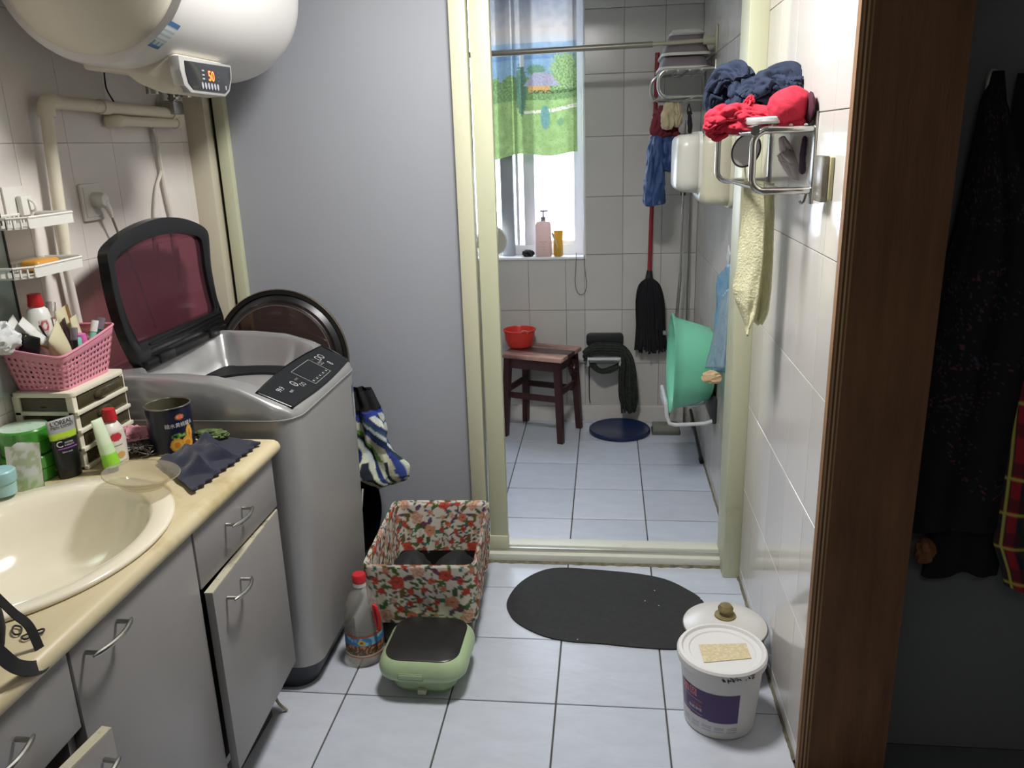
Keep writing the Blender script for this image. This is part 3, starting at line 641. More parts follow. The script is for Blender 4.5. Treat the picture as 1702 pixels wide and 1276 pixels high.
# black facial wash tube with lettering
t = thing('face_wash_tube', 'black face wash tube with silver and lime top standing on its cap', 'tube', (-1.235, 1.625, zc))
fx, fy = -1.237, 1.622
def fw(u, s):     # s: height share, flat crimp at the top
    a_ = .0275*(1+.18*s); b_ = .019*(1-s)**.6+.001; th = 2*PI*u; dx, dy = Vector((-.30, .954)), Vector((.954, .30))
    d2 = Vector((-.35, .94))
    ux = Vector((.45, .89, 0)).normalized(); uy = Vector((.89, -.45, 0)).normalized()
    return Vector((fx, fy, zc+.022+.118*s))+ux*a_*math.cos(th)+uy*b_*math.sin(th)
def fwc(u, v): return '1d1f22' if v < .62 else ('a9c93a' if v < .74 else '9fa09c')
bm = NB(); grid(bm, fw, 28, 40, fwc, closed=True); O('tube_body', bm, vmat('face_wash_print', .3), t)
bm = NB(); loft(bm, [[Vector((fx, fy, zc+h))+Vector((.45, .89, 0)).normalized()*.0265*q*math.cos(2*PI*j/24)+Vector((.89, -.45, 0)).normalized()*.0185*q*math.sin(2*PI*j/24) for j in range(24)] for h, q in ((0, .94), (.002, 1), (.023, 1), (.024, .96))]); O('cap', bm, blackp, t)
ux = Vector((.45, .89, 0)).normalized(); uy = Vector((.89, -.45, 0)).normalized()
def fwt(x, z):
    s = (z-.022)/.118; a_ = .0275*(1+.18*s); b_ = .019*(1-s)**.6+.001; q = max(-1, min(1, x/a_)); return Vector((fx, fy, zc+z))+ux*x+uy*(b_*math.sqrt(1-q*q)+.0012)
dkt = mat('dark_print', '2b2b2d', .4); wpt = mat('white_print', 'd7d7d7', .4); ppt = mat('purple_print', '8d4f9e', .4)
text('lettering', "L'OREAL", .0135, lambda x, y: fwt(x, y+.132), dkt, t); text('lettering', 'MEN EXPERT', .0092, lambda x, y: fwt(x, y+.1225), dkt, t)
text('lettering', 'VITA LIFT', .006, lambda x, y: fwt(x-.006, y+.096), ppt, t); text('lettering', 'C', .02, lambda x, y: fwt(x-.017, y+.083), wpt, t)
text('lettering', 'HYDRA', .006, lambda x, y: fwt(x+.004, y+.085), wpt, t); text('lettering', 'ENERGETIC', .0045, lambda x, y: fwt(x+.004, y+.079), wpt, t)
O('stripe', grid(NB(), lambda u, v: fwt(-.022+.044*u, .071+.003*v), 12, 1), ppt, t); text('lettering', '50ml wash', .0055, lambda x, y: fwt(x-.004, y+.064), wpt, t)
# white lotion bottle, light green tube
t = thing('lotion_bottle', 'white lotion bottle with red cap standing beside the black tube', 'bottle', (-1.165, 1.70, zc))
lx, ly = -1.168, 1.700
O('bottle_body', lathe(NB(), [(0, 0), (.028, 0), (.031, .005), (.032, .06), (.028, .088), (.018, .103), (.010, .108), (.010, .112), (0, .112)], (lx, ly, zc), sy=1.05, sx=.75), mat('lotion_white', 'd9d4c8', .35), t)
O('cap', lathe(NB(), [(0, 0), (.0165, 0), (.0165, .004), (.0135, .028), (.0, .030)], (lx, ly, zc+.110)), red_p, t)
def lbc(u, v):
    if (u-.5)**2/.1+(v-.82)**2/.018 < 1: return 'c03848'
    if (u-.62)**2/.06+(v-.2)**2/.012 < 1: return 'c79a5a'
    if .5 < v < .56 and .2 < u < .8: return '77757a'
    return 'd9d4c8'
O('label', grid(NB(), lambda u, v: Vector((lx+.0246*math.cos(-1.4+1.6*u), ly+.034*math.sin(-1.4+1.6*u), zc+.012+.075*v)), 30, 30, lbc), vmat('lotion_label', .4), t)
def gtc(u, v): return '8fd13e' if v < .3 else ('c5dfb0' if v < .5 else ('d3e2c4' if not (.5 < u < .8 and .4 < v < .9 and int(v*30) % 2) else '9dbd93'))
t = thing('gel_tube', 'pale green gel tube standing on its dark cap before the white bottle', 'tube', (-1.145, 1.655, zc))
bm = NB(); gx, gy = -1.150, 1.652
def gtf(u, s):
    a_ = .021*(1-.25*s); b_ = .016*(1-s)**.6+.001; th = 2*PI*u
    return Vector((gx-.012*s, gy-.01*s, zc+.014+.118*s))+Vector((.2, .98, 0))*a_*math.cos(th)+Vector((.98, -.2, 0))*b_*math.sin(th)
grid(bm, gtf, 24, 30, gtc, closed=True); O('tube_body', bm, vmat('gel_tube_print', .3), t); O('cap', lathe(NB(), [(0, 0), (.012, 0), (.013, .014), (0, .015)], (gx, gy, zc)), mat('teal_cap', '1d4a50', .4), t)
# scouring pad, pink cloth
bm = NB()
for k in range(46):
    p = [Vector((-1.135, 1.76, zc+.018))+Vector((random.uniform(-.04, .04)*.9, random.uniform(-.035, .035), random.uniform(-.015, .016))) for _ in range(5)]
    tube(bm, curve(p, 4), .0013, 4)
t = O('scouring_pad', bm, mat('steel_wool', '77726c', .35, .8), kind=None); tag(t, 'tangled steel wool scouring pad next to the glass dish', 'scouring pad')
t = O('pink_cloth', blob(NB(), (-1.185, 1.80, zc+.024), (.045, .038, .028), 21, .5, 1.6, 4, flat=-.024), mat('pink_fabric', 'c98f98', .9, var=.15, vs=30)); tag(t, 'folded pink cloth behind the tin can', 'cloth')
# tin can
t = thing('tin_can', 'open navy tin can with yellow peaches printed on it', 'can', (-1.075, 1.79, zc)); cc = (-1.078, 1.800); cr, chh = .053, .118
def canc(u, v):
    x, y = u*2*PI*cr*1000, v*chh*1000       # mm
    a0 = 2*PI*cr*1000*.90
    x = (x-a0)
    if x < -120: x += 2*PI*cr*1000
    if (x-2)**2/150+(y-94)**2/60 < 1: return 'd8532e' if (x-2)**2/150+(y-94)**2/60 < .75 else '3a6a35'
    for (px_, py_, rx, ry) in ((-12, 24, 17, 17), (15, 24, 17, 18), (24, 48, 10, 22)):
        q = (x-px_)**2/rx**2+(y-py_)**2/ry**2
        if q < 1: return 'd59a35' if q > .55 else ('e0ad4c' if q > .2 else 'c9822a')
    q = noise.noise(Vector((x*.13, y*.16, 0)))
    if (x+2)**2/500+(y-46)**2/70 < 1 and q > -.15: return '4a7a3a' if q < .2 else '8fae4a'
    return '171b33'
O('can_wall', grid(NB(), lambda u, v: Vector((cc[0]+cr*math.cos(2*PI*u), cc[1]+cr*math.sin(2*PI*u), zc+chh*v)), 150, 54, canc, closed=True), vmat('can_print', .3), t)
O('rim', tube(NB(), [(cc[0]+cr*math.cos(2*PI*k/40), cc[1]+cr*math.sin(2*PI*k/40), zc+chh) for k in range(40)], .0022, 8, closed=True), chrome_d, t)
O('inner_wall', lathe(NB(), [(cr-.002, chh), (cr-.002, .002), (0, .002)], (*cc, zc)), mat('tin_inside', '6c6a55', .45, .5, var=.3, vs=20), t)
O('bottom_rim', tube(NB(), [(cc[0]+cr*math.cos(2*PI*k/40), cc[1]+cr*math.sin(2*PI*k/40), zc+.002) for k in range(40)], .002, 8, closed=True), chrome_d, t)
wm = wrap_map(cc, cr+.0012, 2*PI*.90, 0)
text('lettering', '糖水黄桃罐头', .0125, lambda x, y: wm(x+.001, y+zc+.074), wpt, t, sub=1); text('lettering', '红江', .008, lambda x, y: wm(x+.002, y+zc+.094), wpt, t)
# navy towel over the counter edge
nav = mat('navy_terry', '151930', .95, var=.3, vs=40, bump=.6, bs=500, sheen=.2)
P4 = [at(262, 772, Z=zc), at(352, 722, Z=zc+.01), at(434, 740, Z=zc), at(322, 822, Z=zc)]
def towf(u, v):
    p = (P4[0].lerp(P4[1], v)).lerp(P4[3].lerp(P4[2], v), u)
    e = min(u, 1-u, v, 1-v); h = .004+.030*min(1, e*6)*max(0, .35+1.5*(.5-abs(noise.noise(Vector((p.x*8, p.y*11, 2))))*2.2)*.8+.5*noise.noise(Vector((p.x*25, p.y*20, 5)))-.25*u)
    p.x += .004*math.sin(v*60)*(u > .97)+.004*noise.noise(Vector((v*6, 1, 1))); p.y += .004*noise.noise(Vector((u*7, 3, 1)))
    return Vector((p.x, p.y, zc+.004+h))
t = O('face_towel', grid(NB(), towf, 60, 70), nav, solid=.004); tag(t, 'navy blue towel lying rumpled on the counter end', 'towel')
t = O('snack_packet', blob(NB(), (-1.0, 1.845, zc+.022), (.040, .022, .011), 33, .5, 1.5, 4), mat('green_packet', '65784a', .3, dark='15181a', vs=28, dthr=.52)); tag(t, 'crumpled green and black packet at the back edge of the towel', 'packet')
# glass dish
gl = mat('dish_glass', 'cfcabb', .04, spec=.8, clear=(.80, 'f2efe6'))
bm = NB(); M_ = Matrix.Rotation(math.radians(-25), 4, 'Z')
pr_ = [(0, .0), (.045, .0), (.058, .002), (.078, .022), (.094, .027), (.0975, .029), (.095, .030), (.077, .0255), (.056, .006), (.044, .004), (0, .004)]
lathe(bm, pr_, (-1.005, 1.535, .8085), n=56, sx=1.0, sy=.72, M=M_ @ Matrix.Rotation(math.radians(0), 4, 'X'))
tube(bm, [Vector((-1.005, 1.535, .8085+.0295))+M_.to_3x3() @ Vector((.0965*math.cos(2*PI*k/60), .0965*.72*math.sin(2*PI*k/60), 0)) for k in range(60)], .0013, 6, closed=True)
t = O('glass_dish', bm, gl); tag(t, 'oval clear dish resting on the basin rim and counter', 'dish')
# black bag strap and hair ties at the near end
t = thing('black_strap', 'black strap and bag cut off at the left edge of the counter', 'bag', (-.9, .93, .80))
sm = NB()
def ribbon(bm, pts, w, nrm):
    pts = curve(pts, 8); nrm = Vector(nrm).normalized(); rr = []
    for i, p in enumerate(pts):
        d = (pts[min(i+1, len(pts)-1)]-pts[max(i-1, 0)]).normalized(); s_ = d.cross(nrm).normalized()
        rr.append([p-s_*w/2-nrm*.0012, p+s_*w/2-nrm*.0012, p+s_*w/2+nrm*.0012, p-s_*w/2+nrm*.0012])
    loft(bm, rr)
ribbon(sm, [at(-12, 985, X=-.87), at(22, 1018, X=-.87), at(48, 1040, X=-.86), at(66, 1078, X=-.85), at(74, 1095, X=-.845)], .014, (.75, -.2, .6))
ribbon(sm, [at(74, 1088, X=-.845), at(66, 1108, X=-.835), at(30, 1108, X=-.83), at(-2, 1085, X=-.83), at(-30, 1060, X=-.83)], .022, (.8, -.3, .55))
O('strap', sm, blackm, t)
O('bag_body', blob(NB(), tuple(at(-36, 1035, X=-.92)), (.03, .032, .075), 5, .15, 1.5, 3), blackm, t)
tm = mat('hair_tie_black', '23231f', .6)
for lb, p in (('small dark hair tie loop lying by the strap', [at(20, 1048, Z=.794), at(24, 1040, Z=.794), at(35, 1042, Z=.794), at(34, 1052, Z=.794), at(25, 1054, Z=.794)]), ('flattened dark hair tie lying on the counter edge', [at(36, 1058, Z=.794), at(55, 1050, Z=.794), at(72, 1045, Z=.794), at(70, 1051, Z=.794), at(52, 1058, Z=.794), at(42, 1062, Z=.794)])):
    o = O('hair_tie', tube(NB(), curve(p, 6, True), .0016, 8, closed=True), tm); tag(o, lb, 'hair tie', 'hair ties on the counter')
# ================================================================ WASHING MACHINE
sil = mat('silver_shell', 'a5a3a1', .36, .25, var=.03, vs=3); silt = mat('silver_top', 'a9a9a8', .25, .5); navyb = mat('dark_base', '24272f', .45)
t = thing('washing_machine', 'silver top-loading washing machine with its lid open between cabinet and partition', 'washing machine', (-1.06, 2.18, 0))
wx0, wx1, wy0, wy1 = -1.335, -.80, 1.905, 2.455
def rr3(x0, x1, y0, y1, r, z, n=8): return [(x, y, z) for x, y in rrect(x0, x1, y0, y1, r, n)]
bm = NB(); loft(bm, [rr3(wx0+.03, wx1-.045, wy0+.02, wy1-.03, .06, 0), rr3(wx0+.03, wx1-.035, wy0+.02, wy1-.02, .06, .03), rr3(wx0+.02, wx1-.02, wy0+.01, wy1-.01, .06, .10)]); O('base', bm, navyb, t)
bm = NB(); loft(bm, [rr3(wx0, wx1-.012, wy0+.004, wy1-.004, .065, .078), rr3(wx0, wx1-.006, wy0, wy1, .065, .30), rr3(wx0, wx1, wy0, wy1, .065, .60), rr3(wx0, wx1, wy0, wy1, .065, .826)]); O('shell', bm, sil, t)
# top cover: outline walls up to a curved surface with the loading opening
def hz(x):
    xs = [-1.34, -1.25, -1.12, -1.02, -.94, -.88, -.835, -.81, -.79]; hs_ = [.948, .95, .946, .937, .914, .885, .862, .850, .838]
    for i in range(len(xs)-1):
        if x <= xs[i+1]: return hs_[i]+(hs_[i+1]-hs_[i])*max(0, x-xs[i])/(xs[i+1]-xs[i])
    return hs_[-1]
def even(P, N):
    P = [Vector(p) for p in P]; n_ = len(P); L = [0]
    for i in range(n_): L.append(L[-1]+(P[(i+1) % n_]-P[i]).length)
    out = []; i = 0
    for k in range(N):
        s = L[-1]*k/N
        while L[i+1] < s: i += 1
        out.append(P[i].lerp(P[(i+1) % n_], (s-L[i])/(L[i+1]-L[i]+1e-9)))
    return out
N_ = 120
def byang(P, c, N=N_):   # resample an outline at even angles about c
    P = [Vector(p) for p in P]; out = []
    for k in range(N):
        a = 2*PI*k/N; d = Vector((math.cos(a), math.sin(a))); best = None
        for i in range(len(P)):
            p, q = P[i]-Vector(c), P[(i+1) % len(P)]-Vector(c); e = q-p; den = d.x*e.y-d.y*e.x
            if abs(den) < 1e-12: continue
            s = (p.x*e.y-p.y*e.x)/den; u = (p.x*d.y-p.y*d.x)/den
            if s > 0 and -1e-6 <= u <= 1+1e-6: best = s if best is None else min(best, s)
        out.append(Vector(c)+d*best)
    return out
oc = (-1.065, 2.18)
out_ = byang(rrect(wx0, wx1+.004, wy0-.003, wy1+.003, .07, 8), oc); ou2 = byang(rrect(wx0+.006, wx1-.010, wy0+.010, wy1-.010, .065, 8), oc)
opn = [(-1.245, 1.975), (-1.245, 2.385), (-1.17, 2.425), (-1.05, 2.432), (-.95, 2.41), (-.898, 2.37), (-.885, 2.18), (-.898, 2.0), (-.95, 1.965), (-1.1, 1.95)]
opn = [tuple(v.to_2d()) for v in curve([(x, y, 0) for x, y in opn], 6, True)][::-1]
inn_ = byang(opn, oc); in2 = [Vector(oc)+(p-Vector(oc))*.97 for p in inn_]; in3 = [Vector(oc)+(p-Vector(oc))*.90 for p in inn_]
mid_ = [a.lerp(b, .5) for a, b in zip(ou2, inn_)]
bm = NB(); loft(bm, [[(p.x, p.y, .829) for p in out_], [(p.x, p.y, hz(p.x)-.012) for p in out_], [(p.x, p.y, hz(p.x)-.003) for p in [a.lerp(b, .5) for a, b in zip(out_, ou2)]], [(p.x, p.y, hz(p.x)) for p in ou2], [(p.x, p.y, hz(p.x)) for p in mid_], [(p.x, p.y, hz(p.x)-.001) for p in inn_], [(p.x, p.y, hz(p.x)-.012) for p in in2], [(p.x, p.y, .868-.02*(p.x > -1)) for p in in3], [(Vector(oc)+(p-Vector(oc))*.84).to_tuple()+(.845,) for p in inn_]], False, False)
O('top_cover', bm, silt, t, sharp=50)
ci = 44
def circ(r, z): return [(oc[0]-.005+r*math.cos(2*PI*k/N_), oc[1]+r*math.sin(2*PI*k/N_), z) for k in range(N_)]
bm = NB(); loft(bm, [[(Vector(oc)+(p-Vector(oc))*.86).to_tuple()+(.846,) for p in inn_], circ(.165, .835), circ(.163, .815)], False, False); O('tub_collar', bm, mat('tub_collar_black', '101113', .3), t)
bm = NB(); loft(bm, [circ(.178, .822), circ(.17, .828), circ(.150, .826), circ(.146, .80), circ(.15, .60), circ(.05, .42)], False, True); O('drum', bm, mat('balance_ring_grey', '9da1a5', .35, .3), t)
O('seam', tube(NB(), [(p.x, p.y, .828) for p in byang(rrect(wx0-.001, wx1+.0035, wy0-.0025, wy1+.0025, .07, 8), oc)], .0022, 6, closed=True), mat('seam_light', 'a9a9a8', .3, .4), t)
O('knob', lathe(NB(), [(0, .008), (.012, .006), (.016, 0), (.016, -.01)], (-.925, 2.375, .885), n=20), chrome, t)
O('filter_tab', box(NB(), -1.18, -1.06, 1.985, 1.989, .885, .915, .002, M=Matrix.Identity(4)), mat('tab_pale', 'a8adb2', .4), t)
# control panel following the slope
def pan_(u, v, d=.0016):   # u: rear to front, v: near to far
    y0 = 1.925+.012*u; y1 = 2.440-.012*u; x = -.905+.098*u+.010*math.sin(PI*v)*u
    x = -.905+.092*u+.008*math.sin(PI*v)*(u)-.012*math.sin(PI*v)*(1-u)
    return Vector((x, y0+(y1-y0)*v, hz(x)+d))
bm = grid(NB(), lambda u, v: pan_(u, v), 14, 30); O('control_panel', bm, mat('panel_gloss', '0d1011', .2, spec=.3), t, solid=.002)
wp = mat('panel_print', 'a9abac', .5)
def pw(x, y, cu, cv, s=1): return pan_(cu-y/.098, cv+x/.5, .0032)
for cu, cv, st, sz in ((.40, .15, '99.9', .020), (.62, .19, '健康洗', .007), (.52, .29, '○', .028), (.52, .29, '启动', .007), (.66, .335, '○○', .016), (.45, .36, '□ □ □', .006), (.36, .80, 'OO', .030), (.68, .80, '8', .026), (.28, .72, '∴', .014), (.5, .73, '⁞⁞', .012)):
    text('lettering', st, sz, (lambda cu, cv: lambda x, y: pw(x, y, cu, cv))(cu, cv), wp, t)
fr = [(.22, .42), (.22, .69), (.84, .69), (.84, .42)]
bm = NB()
for i in range(4):
    a_, b_ = fr[i], fr[(i+1) % 4]; tube(bm, [pan_(a_[0]+(b_[0]-a_[0])*k/6, a_[1]+(b_[1]-a_[1])*k/6, .0022) for k in range(7)], .0009, 4)
for k in range(4): cv = .42+.27*(k+1)/5; tube(bm, [pan_(.70, cv, .0022), pan_(.82, cv, .0022)], .0006, 4)
O('display_frame', bm, wp, t)
for k in range(5): text('lettering', '■', .007, (lambda cv: lambda x, y: pw(x, y, .76, cv))(.447+.054*k), wp, t)
# label sticker on the front corner, moulded line
def stk(u, v): return '4f6f9a' if v > .75 else ('8b98a6' if (int(v*22) % 3 == 0 and .2 < u < .8) else 'b7bcc0')
bm = grid(NB(), lambda u, v: Vector((wx1+.0015-.012*u*u, 2.385+.045*u, .67+.11*v)), 6, 24, stk); O('sticker', bm, vmat('machine_sticker', .4), t)
O('moulded_line', tube(NB(), curve([(wx1-.0115, 2.44, .40), (wx1-.010, 2.38, .31), (wx1-.0105, 2.30, .262), (wx1-.011, 2.22, .238), (wx1-.013, 2.13, .234)], 8), .0035, 8), sil, t)
# lid: black frame with maroon see-through window
LX = -1.262
def lid_pt(y, z): return Vector((LX-.02*(z-.94), y, z))
lo_l = [(1.982, .962), (1.945, 1.05), (1.928, 1.15), (1.929, 1.235), (1.936, 1.268), (1.985, 1.292), (2.08, 1.316), (2.2, 1.328), (2.32, 1.318), (2.42, 1.292), (2.472, 1.265), (2.476, 1.235), (2.462, 1.15), (2.468, 1.05), (2.492, .985), (2.490, .94), (2.0, .94)]
c0 = (2.21, 1.13)
lo_o = byang([tuple(v.to_2d()) for v in curve([(y, z, 0) for y, z in lo_l[:14]], 5)]+lo_l[14:], c0)
lo_i = byang([tuple(v.to_2d()) for v in curve([(y, z, 0) for y, z in [(2.0, 1.012), (1.968, 1.09), (1.956, 1.17), (1.958, 1.225), (1.975, 1.248), (2.08, 1.272), (2.2, 1.281), (2.32, 1.273), (2.415, 1.252), (2.432, 1.225), (2.428, 1.15), (2.435, 1.08), (2.45, 1.012)]], 5)], c0)
bm = NB(); R4 = []
for P, dx in ((lo_i, .0), (lo_i, .014), ([a.lerp(b, .35) for a, b in zip(lo_i, lo_o)], .020), (lo_o, .016), (lo_o, -.012), (lo_i, -.010)): R4.append([lid_pt(p.x, p.y)+Vector((dx, 0, 0)) for p in P])
loft(bm, R4+[R4[0]], False, False); ld_ = O('lid', bm, mat('lid_black', '17181a', .25), t, sharp=45)
maroon = mat('maroon_window', '55353e', .12, spec=.3, clear=(.45, 'a8606f'))
mf = NB(); mf.faces.new([mf.verts.new(lid_pt(p.x, p.y)+Vector((.003, 0, 0))) for p in lo_i]); O('lid_window', mf, maroon, ld_)
hb = NB(); box(hb, LX-.004, LX+.028, 2.0, 2.485, .935, .962, .006); box(hb, LX+.01, LX+.034, 2.06, 2.14, .94, .968, .004); box(hb, LX+.01, LX+.034, 2.36, 2.42, .94, .97, .004)
for k in range(3): box(hb, LX+.012, LX+.02, 2.04, 2.47, .972+.013*k, .978+.013*k, .002)
O('hinge_bar', hb, blackp, ld_)
# ---------------------------------------------------------------- behind the machine
t = thing('glass_pot_lid', 'large round smoked glass lid with black rim standing behind the washing machine', 'lid', (-1.10, 2.60, .575))
lc = (-1.108, 2.60, .812); Mt = Matrix.Rotation(math.radians(-6), 4, 'X')
O('rim', lathe(NB(), [(.222, -.008), (.235, -.008), (.238, 0), (.235, .008), (.222, .008), (.222, -.008)], lc, 'Y', 72, M=Mt), mat('lid_rim_dark', '2a2a28', .3, .4), t)
O('rim_edge', lathe(NB(), [(.2365, -.0095), (.2395, -.006), (.2385, .002), (.236, -.004), (.2365, -.0095)], lc, 'Y', 72, M=Mt), mat('bronze_edge', '6a6152', .3, .8), t)
O('glass', lathe(NB(), [(.224, 0), (.2, -.022), (.185, -.028), (.12, -.036), (0, -.04)], lc, 'Y', 64, M=Mt), mat('smoked_glass', '2b2423', .06, clear=(.45, '8a6a62')), t)
O('inner_ring', lathe(NB(), [(.184, -.030), (.188, -.031), (.188, -.027), (.184, -.026)], lc, 'Y', 64, M=Mt), mat('ring_metal', '8d7f78', .3, .5), t)
O('outer_band', lathe(NB(), [(.224, -.001), (.205, -.018), (.19, -.027), (.19, -.025), (.206, -.015), (.224, .001)], lc, 'Y', 64, M=Mt), blackp, t)
t = thing('black_wok', 'black round wok standing on edge behind the washing machine', 'pan', (-1.07, 2.56, 0))
O('pan_wall', lathe(NB(), [(0, .0), (.12, .0), (.24, -.05), (.284, -.085), (.288, -.085), (.245, -.045), (.13, .007), (0, .008)], (-1.075, 2.645, .289), 'Y', 64), mat('black_iron', '121315', .35, .5), t)
# striped cloth hanging beside the machine
def sc(u, v):
    if v > .80: return '17181c' if v > .84 else '2b3a8e'
    s = (u*2.4+1.3*v+.16*math.sin(v*9)) % 1.0; s = s*11 % 11
    pal = ['26306e', 'c9cdb4', 'b8c4cc', '1c2a33', '6f9a3a', 'd4d6bc', 'd0cfb4', '2c3f8a', '22333a', 'c2ccd2', '2e4f5e']
    if v < .42: pal = ['c9c8ad', '1d2530', 'c6cbb8', '2a3a78', 'b7bea8', '24343c', 'cfcdb2', '3a4f9a', 'bfc6b4', '20252e', 'cdccb0']
    return pal[int(s)]
A_ = [(-.835, 2.56, .715, .040), (-.82, 2.565, .66, .045), (-.815, 2.57, .60, .062), (-.810, 2.57, .54, .062), (-.805, 2.575, .49, .058), (-.795, 2.58, .44, .078), (-.780, 2.58, .40, .082), (-.775, 2.58, .372, .06), (-.79, 2.58, .350, .025)]
def scf(u, v):
    s = (1-v)*(len(A_)-1); i = min(int(s), len(A_)-2); f = s-i; a_ = [A_[i][k]+(A_[i+1][k]-A_[i][k])*f for k in range(4)]
    th = 2*PI*u; k = 1+.32*math.sin(3*th+6*v)*(v < .84)+.16*math.sin(7*th-9*v)+.2*noise.noise(Vector((math.cos(th)*2, math.sin(th)*2, v*7)))
    return Vector((a_[0]+a_[3]*k*math.cos(th), a_[1]+a_[3]*.75*k*math.sin(th), a_[2]))
bm = NB(); grid(bm, scf, 120, 110, sc, closed=True)
o = O('striped_cloth', bm, vmat('striped_fabric', .85, .5, 300)); tag(o, 'striped blue green and white cloth with black top hanging beside the washing machine', 'cloth')
# ================================================================ FLOOR THINGS
# floral print
rnd = random.Random(11); PT = .27; FLW = []; LV = []
def wrapd(a): return (a+PT/2) % PT-PT/2
for k in range(900):
    x, y, r = rnd.random()*PT, rnd.random()*PT, rnd.uniform(.019, .028)
    if len(FLW) > 8: r = rnd.uniform(.011, .016)
    if all(math.hypot(wrapd(x-a), wrapd(y-b)) > (r+c)*1.25 for a, b, c, *_ in FLW):
        FLW.append((x, y, r, rnd.random()*6, rnd.choice(['c9543c', 'd06a4c', 'bf4636', 'cf8f70', 'd0523e', 'd9b49a', 'c96a50'])))
lc_ = ['4b6a3a', '5d4a6e', '2f7d74', '6b5a2e', '3d5a34', '6e3f57', '5b6b33', '3b5b4a']
for (x, y, r, ph, c) in FLW:
    for k in range(4):
        a = ph+k*1.6+rnd.uniform(-.3, .3); L = rnd.uniform(.6, .8)*r; LV.append((x+math.cos(a)*(r*1.15+L*.4), y+math.sin(a)*(r*1.15+L*.4), a+rnd.uniform(-.6, .6), L, L*.42, rnd.choice(lc_)))
for k in range(26): L = rnd.uniform(.006, .011); LV.append((rnd.random()*PT, rnd.random()*PT, rnd.random()*6, L, L*.45, rnd.choice(lc_)))
_fc = {}
def floral(x, y):
    key = (int((x % PT)*400), int((y % PT)*400))
    if key in _fc: return _fc[key]
    x %= PT; y %= PT; best = 'ddd7c8'
    for (a, b, th, L, W, c) in LV:
        dx, dy = wrapd(x-a), wrapd(y-b)
        if abs(dx) > L or abs(dy) > L: continue
        p, q = dx*math.cos(th)+dy*math.sin(th), -dx*math.sin(th)+dy*math.cos(th)
        if (p/L)**2+(q/W)**2 < 1: best = c
    for (a, b, r, ph, c1) in FLW:
        dx, dy = wrapd(x-a), wrapd(y-b); d = math.hypot(dx, dy)
        if d > r: continue
        th = math.atan2(dy, dx); R = r*(.87+.13*math.cos(5*th+ph))
        if d < R:
            q = d/R; sw = math.sin(q*10+3*th+ph)
            if q < .2: best = '8e3a2a' if c1 != 'd9b49a' else 'b98a72'
            elif sw > -.3: best = c1
            else: best = 'a84636' if c1 in ('c9543c', 'bf4636', 'd06a4c', 'd0523e') else 'c08a70'
    _fc[key] = best; return best
fab = vmat('floral_fabric', .8, .3, 500, translucent=.12)
t = thing('floral_storage_bin', 'storage bin lined with rose-printed fabric standing by the partition', 'basket', (-.568, 2.36, 0), math.radians(2.5))
bw, bl, bh = .172, .232, .292
def ringr(k, z, r=.03, n=6): return [(x, y, z) for x, y in rrect(-bw*k, bw*k, -bl*k, bl*k, r, n)]
bm = NB(); loft(bm, [ringr(.86, 0), ringr(.885, .11), ringr(.875, .11), ringr(.84, .012)], True, True); O('bin_shell', bm, mat('brown_black_plastic', '231f1e', .3), t, local=True)
R_out = [(.985-.02, bh-.008), (1.0, bh+.001), (1.012, bh-.004), (1.012, bh-.02), (1.0, bh-.08), (.985, bh-.15), (.968, .093)]
R_in = [(.955, bh-.002), (.93, bh-.01), (.915, bh-.07), (.90, .16), (.89, .10)]
PER = even([Vector(p) for p in rrect(-bw, bw, -bl, bl, .03, 8)], 280); LEN = 2*(2*bw+2*bl)
def skirt(prof, sgn):
    bm = NB(); lay = bm.loops.layers.float_color.new('Col'); rows_ = []; cs = []; s = 0; P2 = []
    for (a_, b_) in zip(prof, prof[1:]):
        m_ = max(1, int(math.hypot((a_[0]-b_[0])*bw, a_[1]-b_[1])/.0036))
        for k in range(m_): P2.append((a_[0]+(b_[0]-a_[0])*k/m_, a_[1]+(b_[1]-a_[1])*k/m_))
    P2.append(prof[-1]); ss = 0; last = P2[0]
    for (k, z) in P2:
        ss += math.hypot((k-last[0])*bw*3, z-last[1]); last = (k, z); row = []; cr = []
        depth = max(0, (bh-.02-z))
        for i, p in enumerate(PER):
            fo = .006*min(1, depth*9)*(noise.noise(Vector((i*.16, z*5, sgn)))+.5*noise.noise(Vector((i*.35, z*12+i*.12, 9))))
            nrm = p.normalized(); kk = k
            zz = z+(.008*noise.noise(Vector((i*.05, 2, 2))) if (k, z) == P2[-1] and sgn > 0 else 0)
            row.append(bm.verts.new((p.x*kk+nrm.x*fo*sgn, p.y*kk+nrm.y*fo*sgn, zz))); cr.append((*lin(floral(i/280*LEN+(.05 if sgn < 0 else 0), ss*sgn+.07)), 1))
        rows_.append(row); cs.append(cr)
    for j in range(len(rows_)-1):
        for i in range(280):
            k = (i+1) % 280; fc = bm.faces.new((rows_[j][i], rows_[j][k], rows_[j+1][k], rows_[j+1][i]))
            for lp, c in zip(fc.loops, (cs[j][i], cs[j][k], cs[j+1][k], cs[j+1][i])): lp[lay] = c
    return bm
O('fabric_skirt', skirt(R_out, 1), fab, t, local=True, sharp=80); O('fabric_lining', skirt([(.965, bh-.008)]+R_in, -1), fab, t, local=True, sharp=80)
for lb, cx_, cy_, r in (('soft black bundle lying at the left inside the floral bin', -.075, -.02, (.068, .12, .085)), ('soft black bundle lying at the right inside the floral bin', .070, -.01, (.075, .13, .070))):
    p = ROOT['floral_storage_bin'] @ Vector((cx_, cy_, .125)); o = O('black_bundle', blob(NB(), tuple(p), r, 3+cx_*50, .10, 1.2, 4), mat('soft_black_%d' % (cx_ > 0), '17181a', .7, bump=.2)); tag(o, lb, 'bundle', 'black bundles in the floral bin')
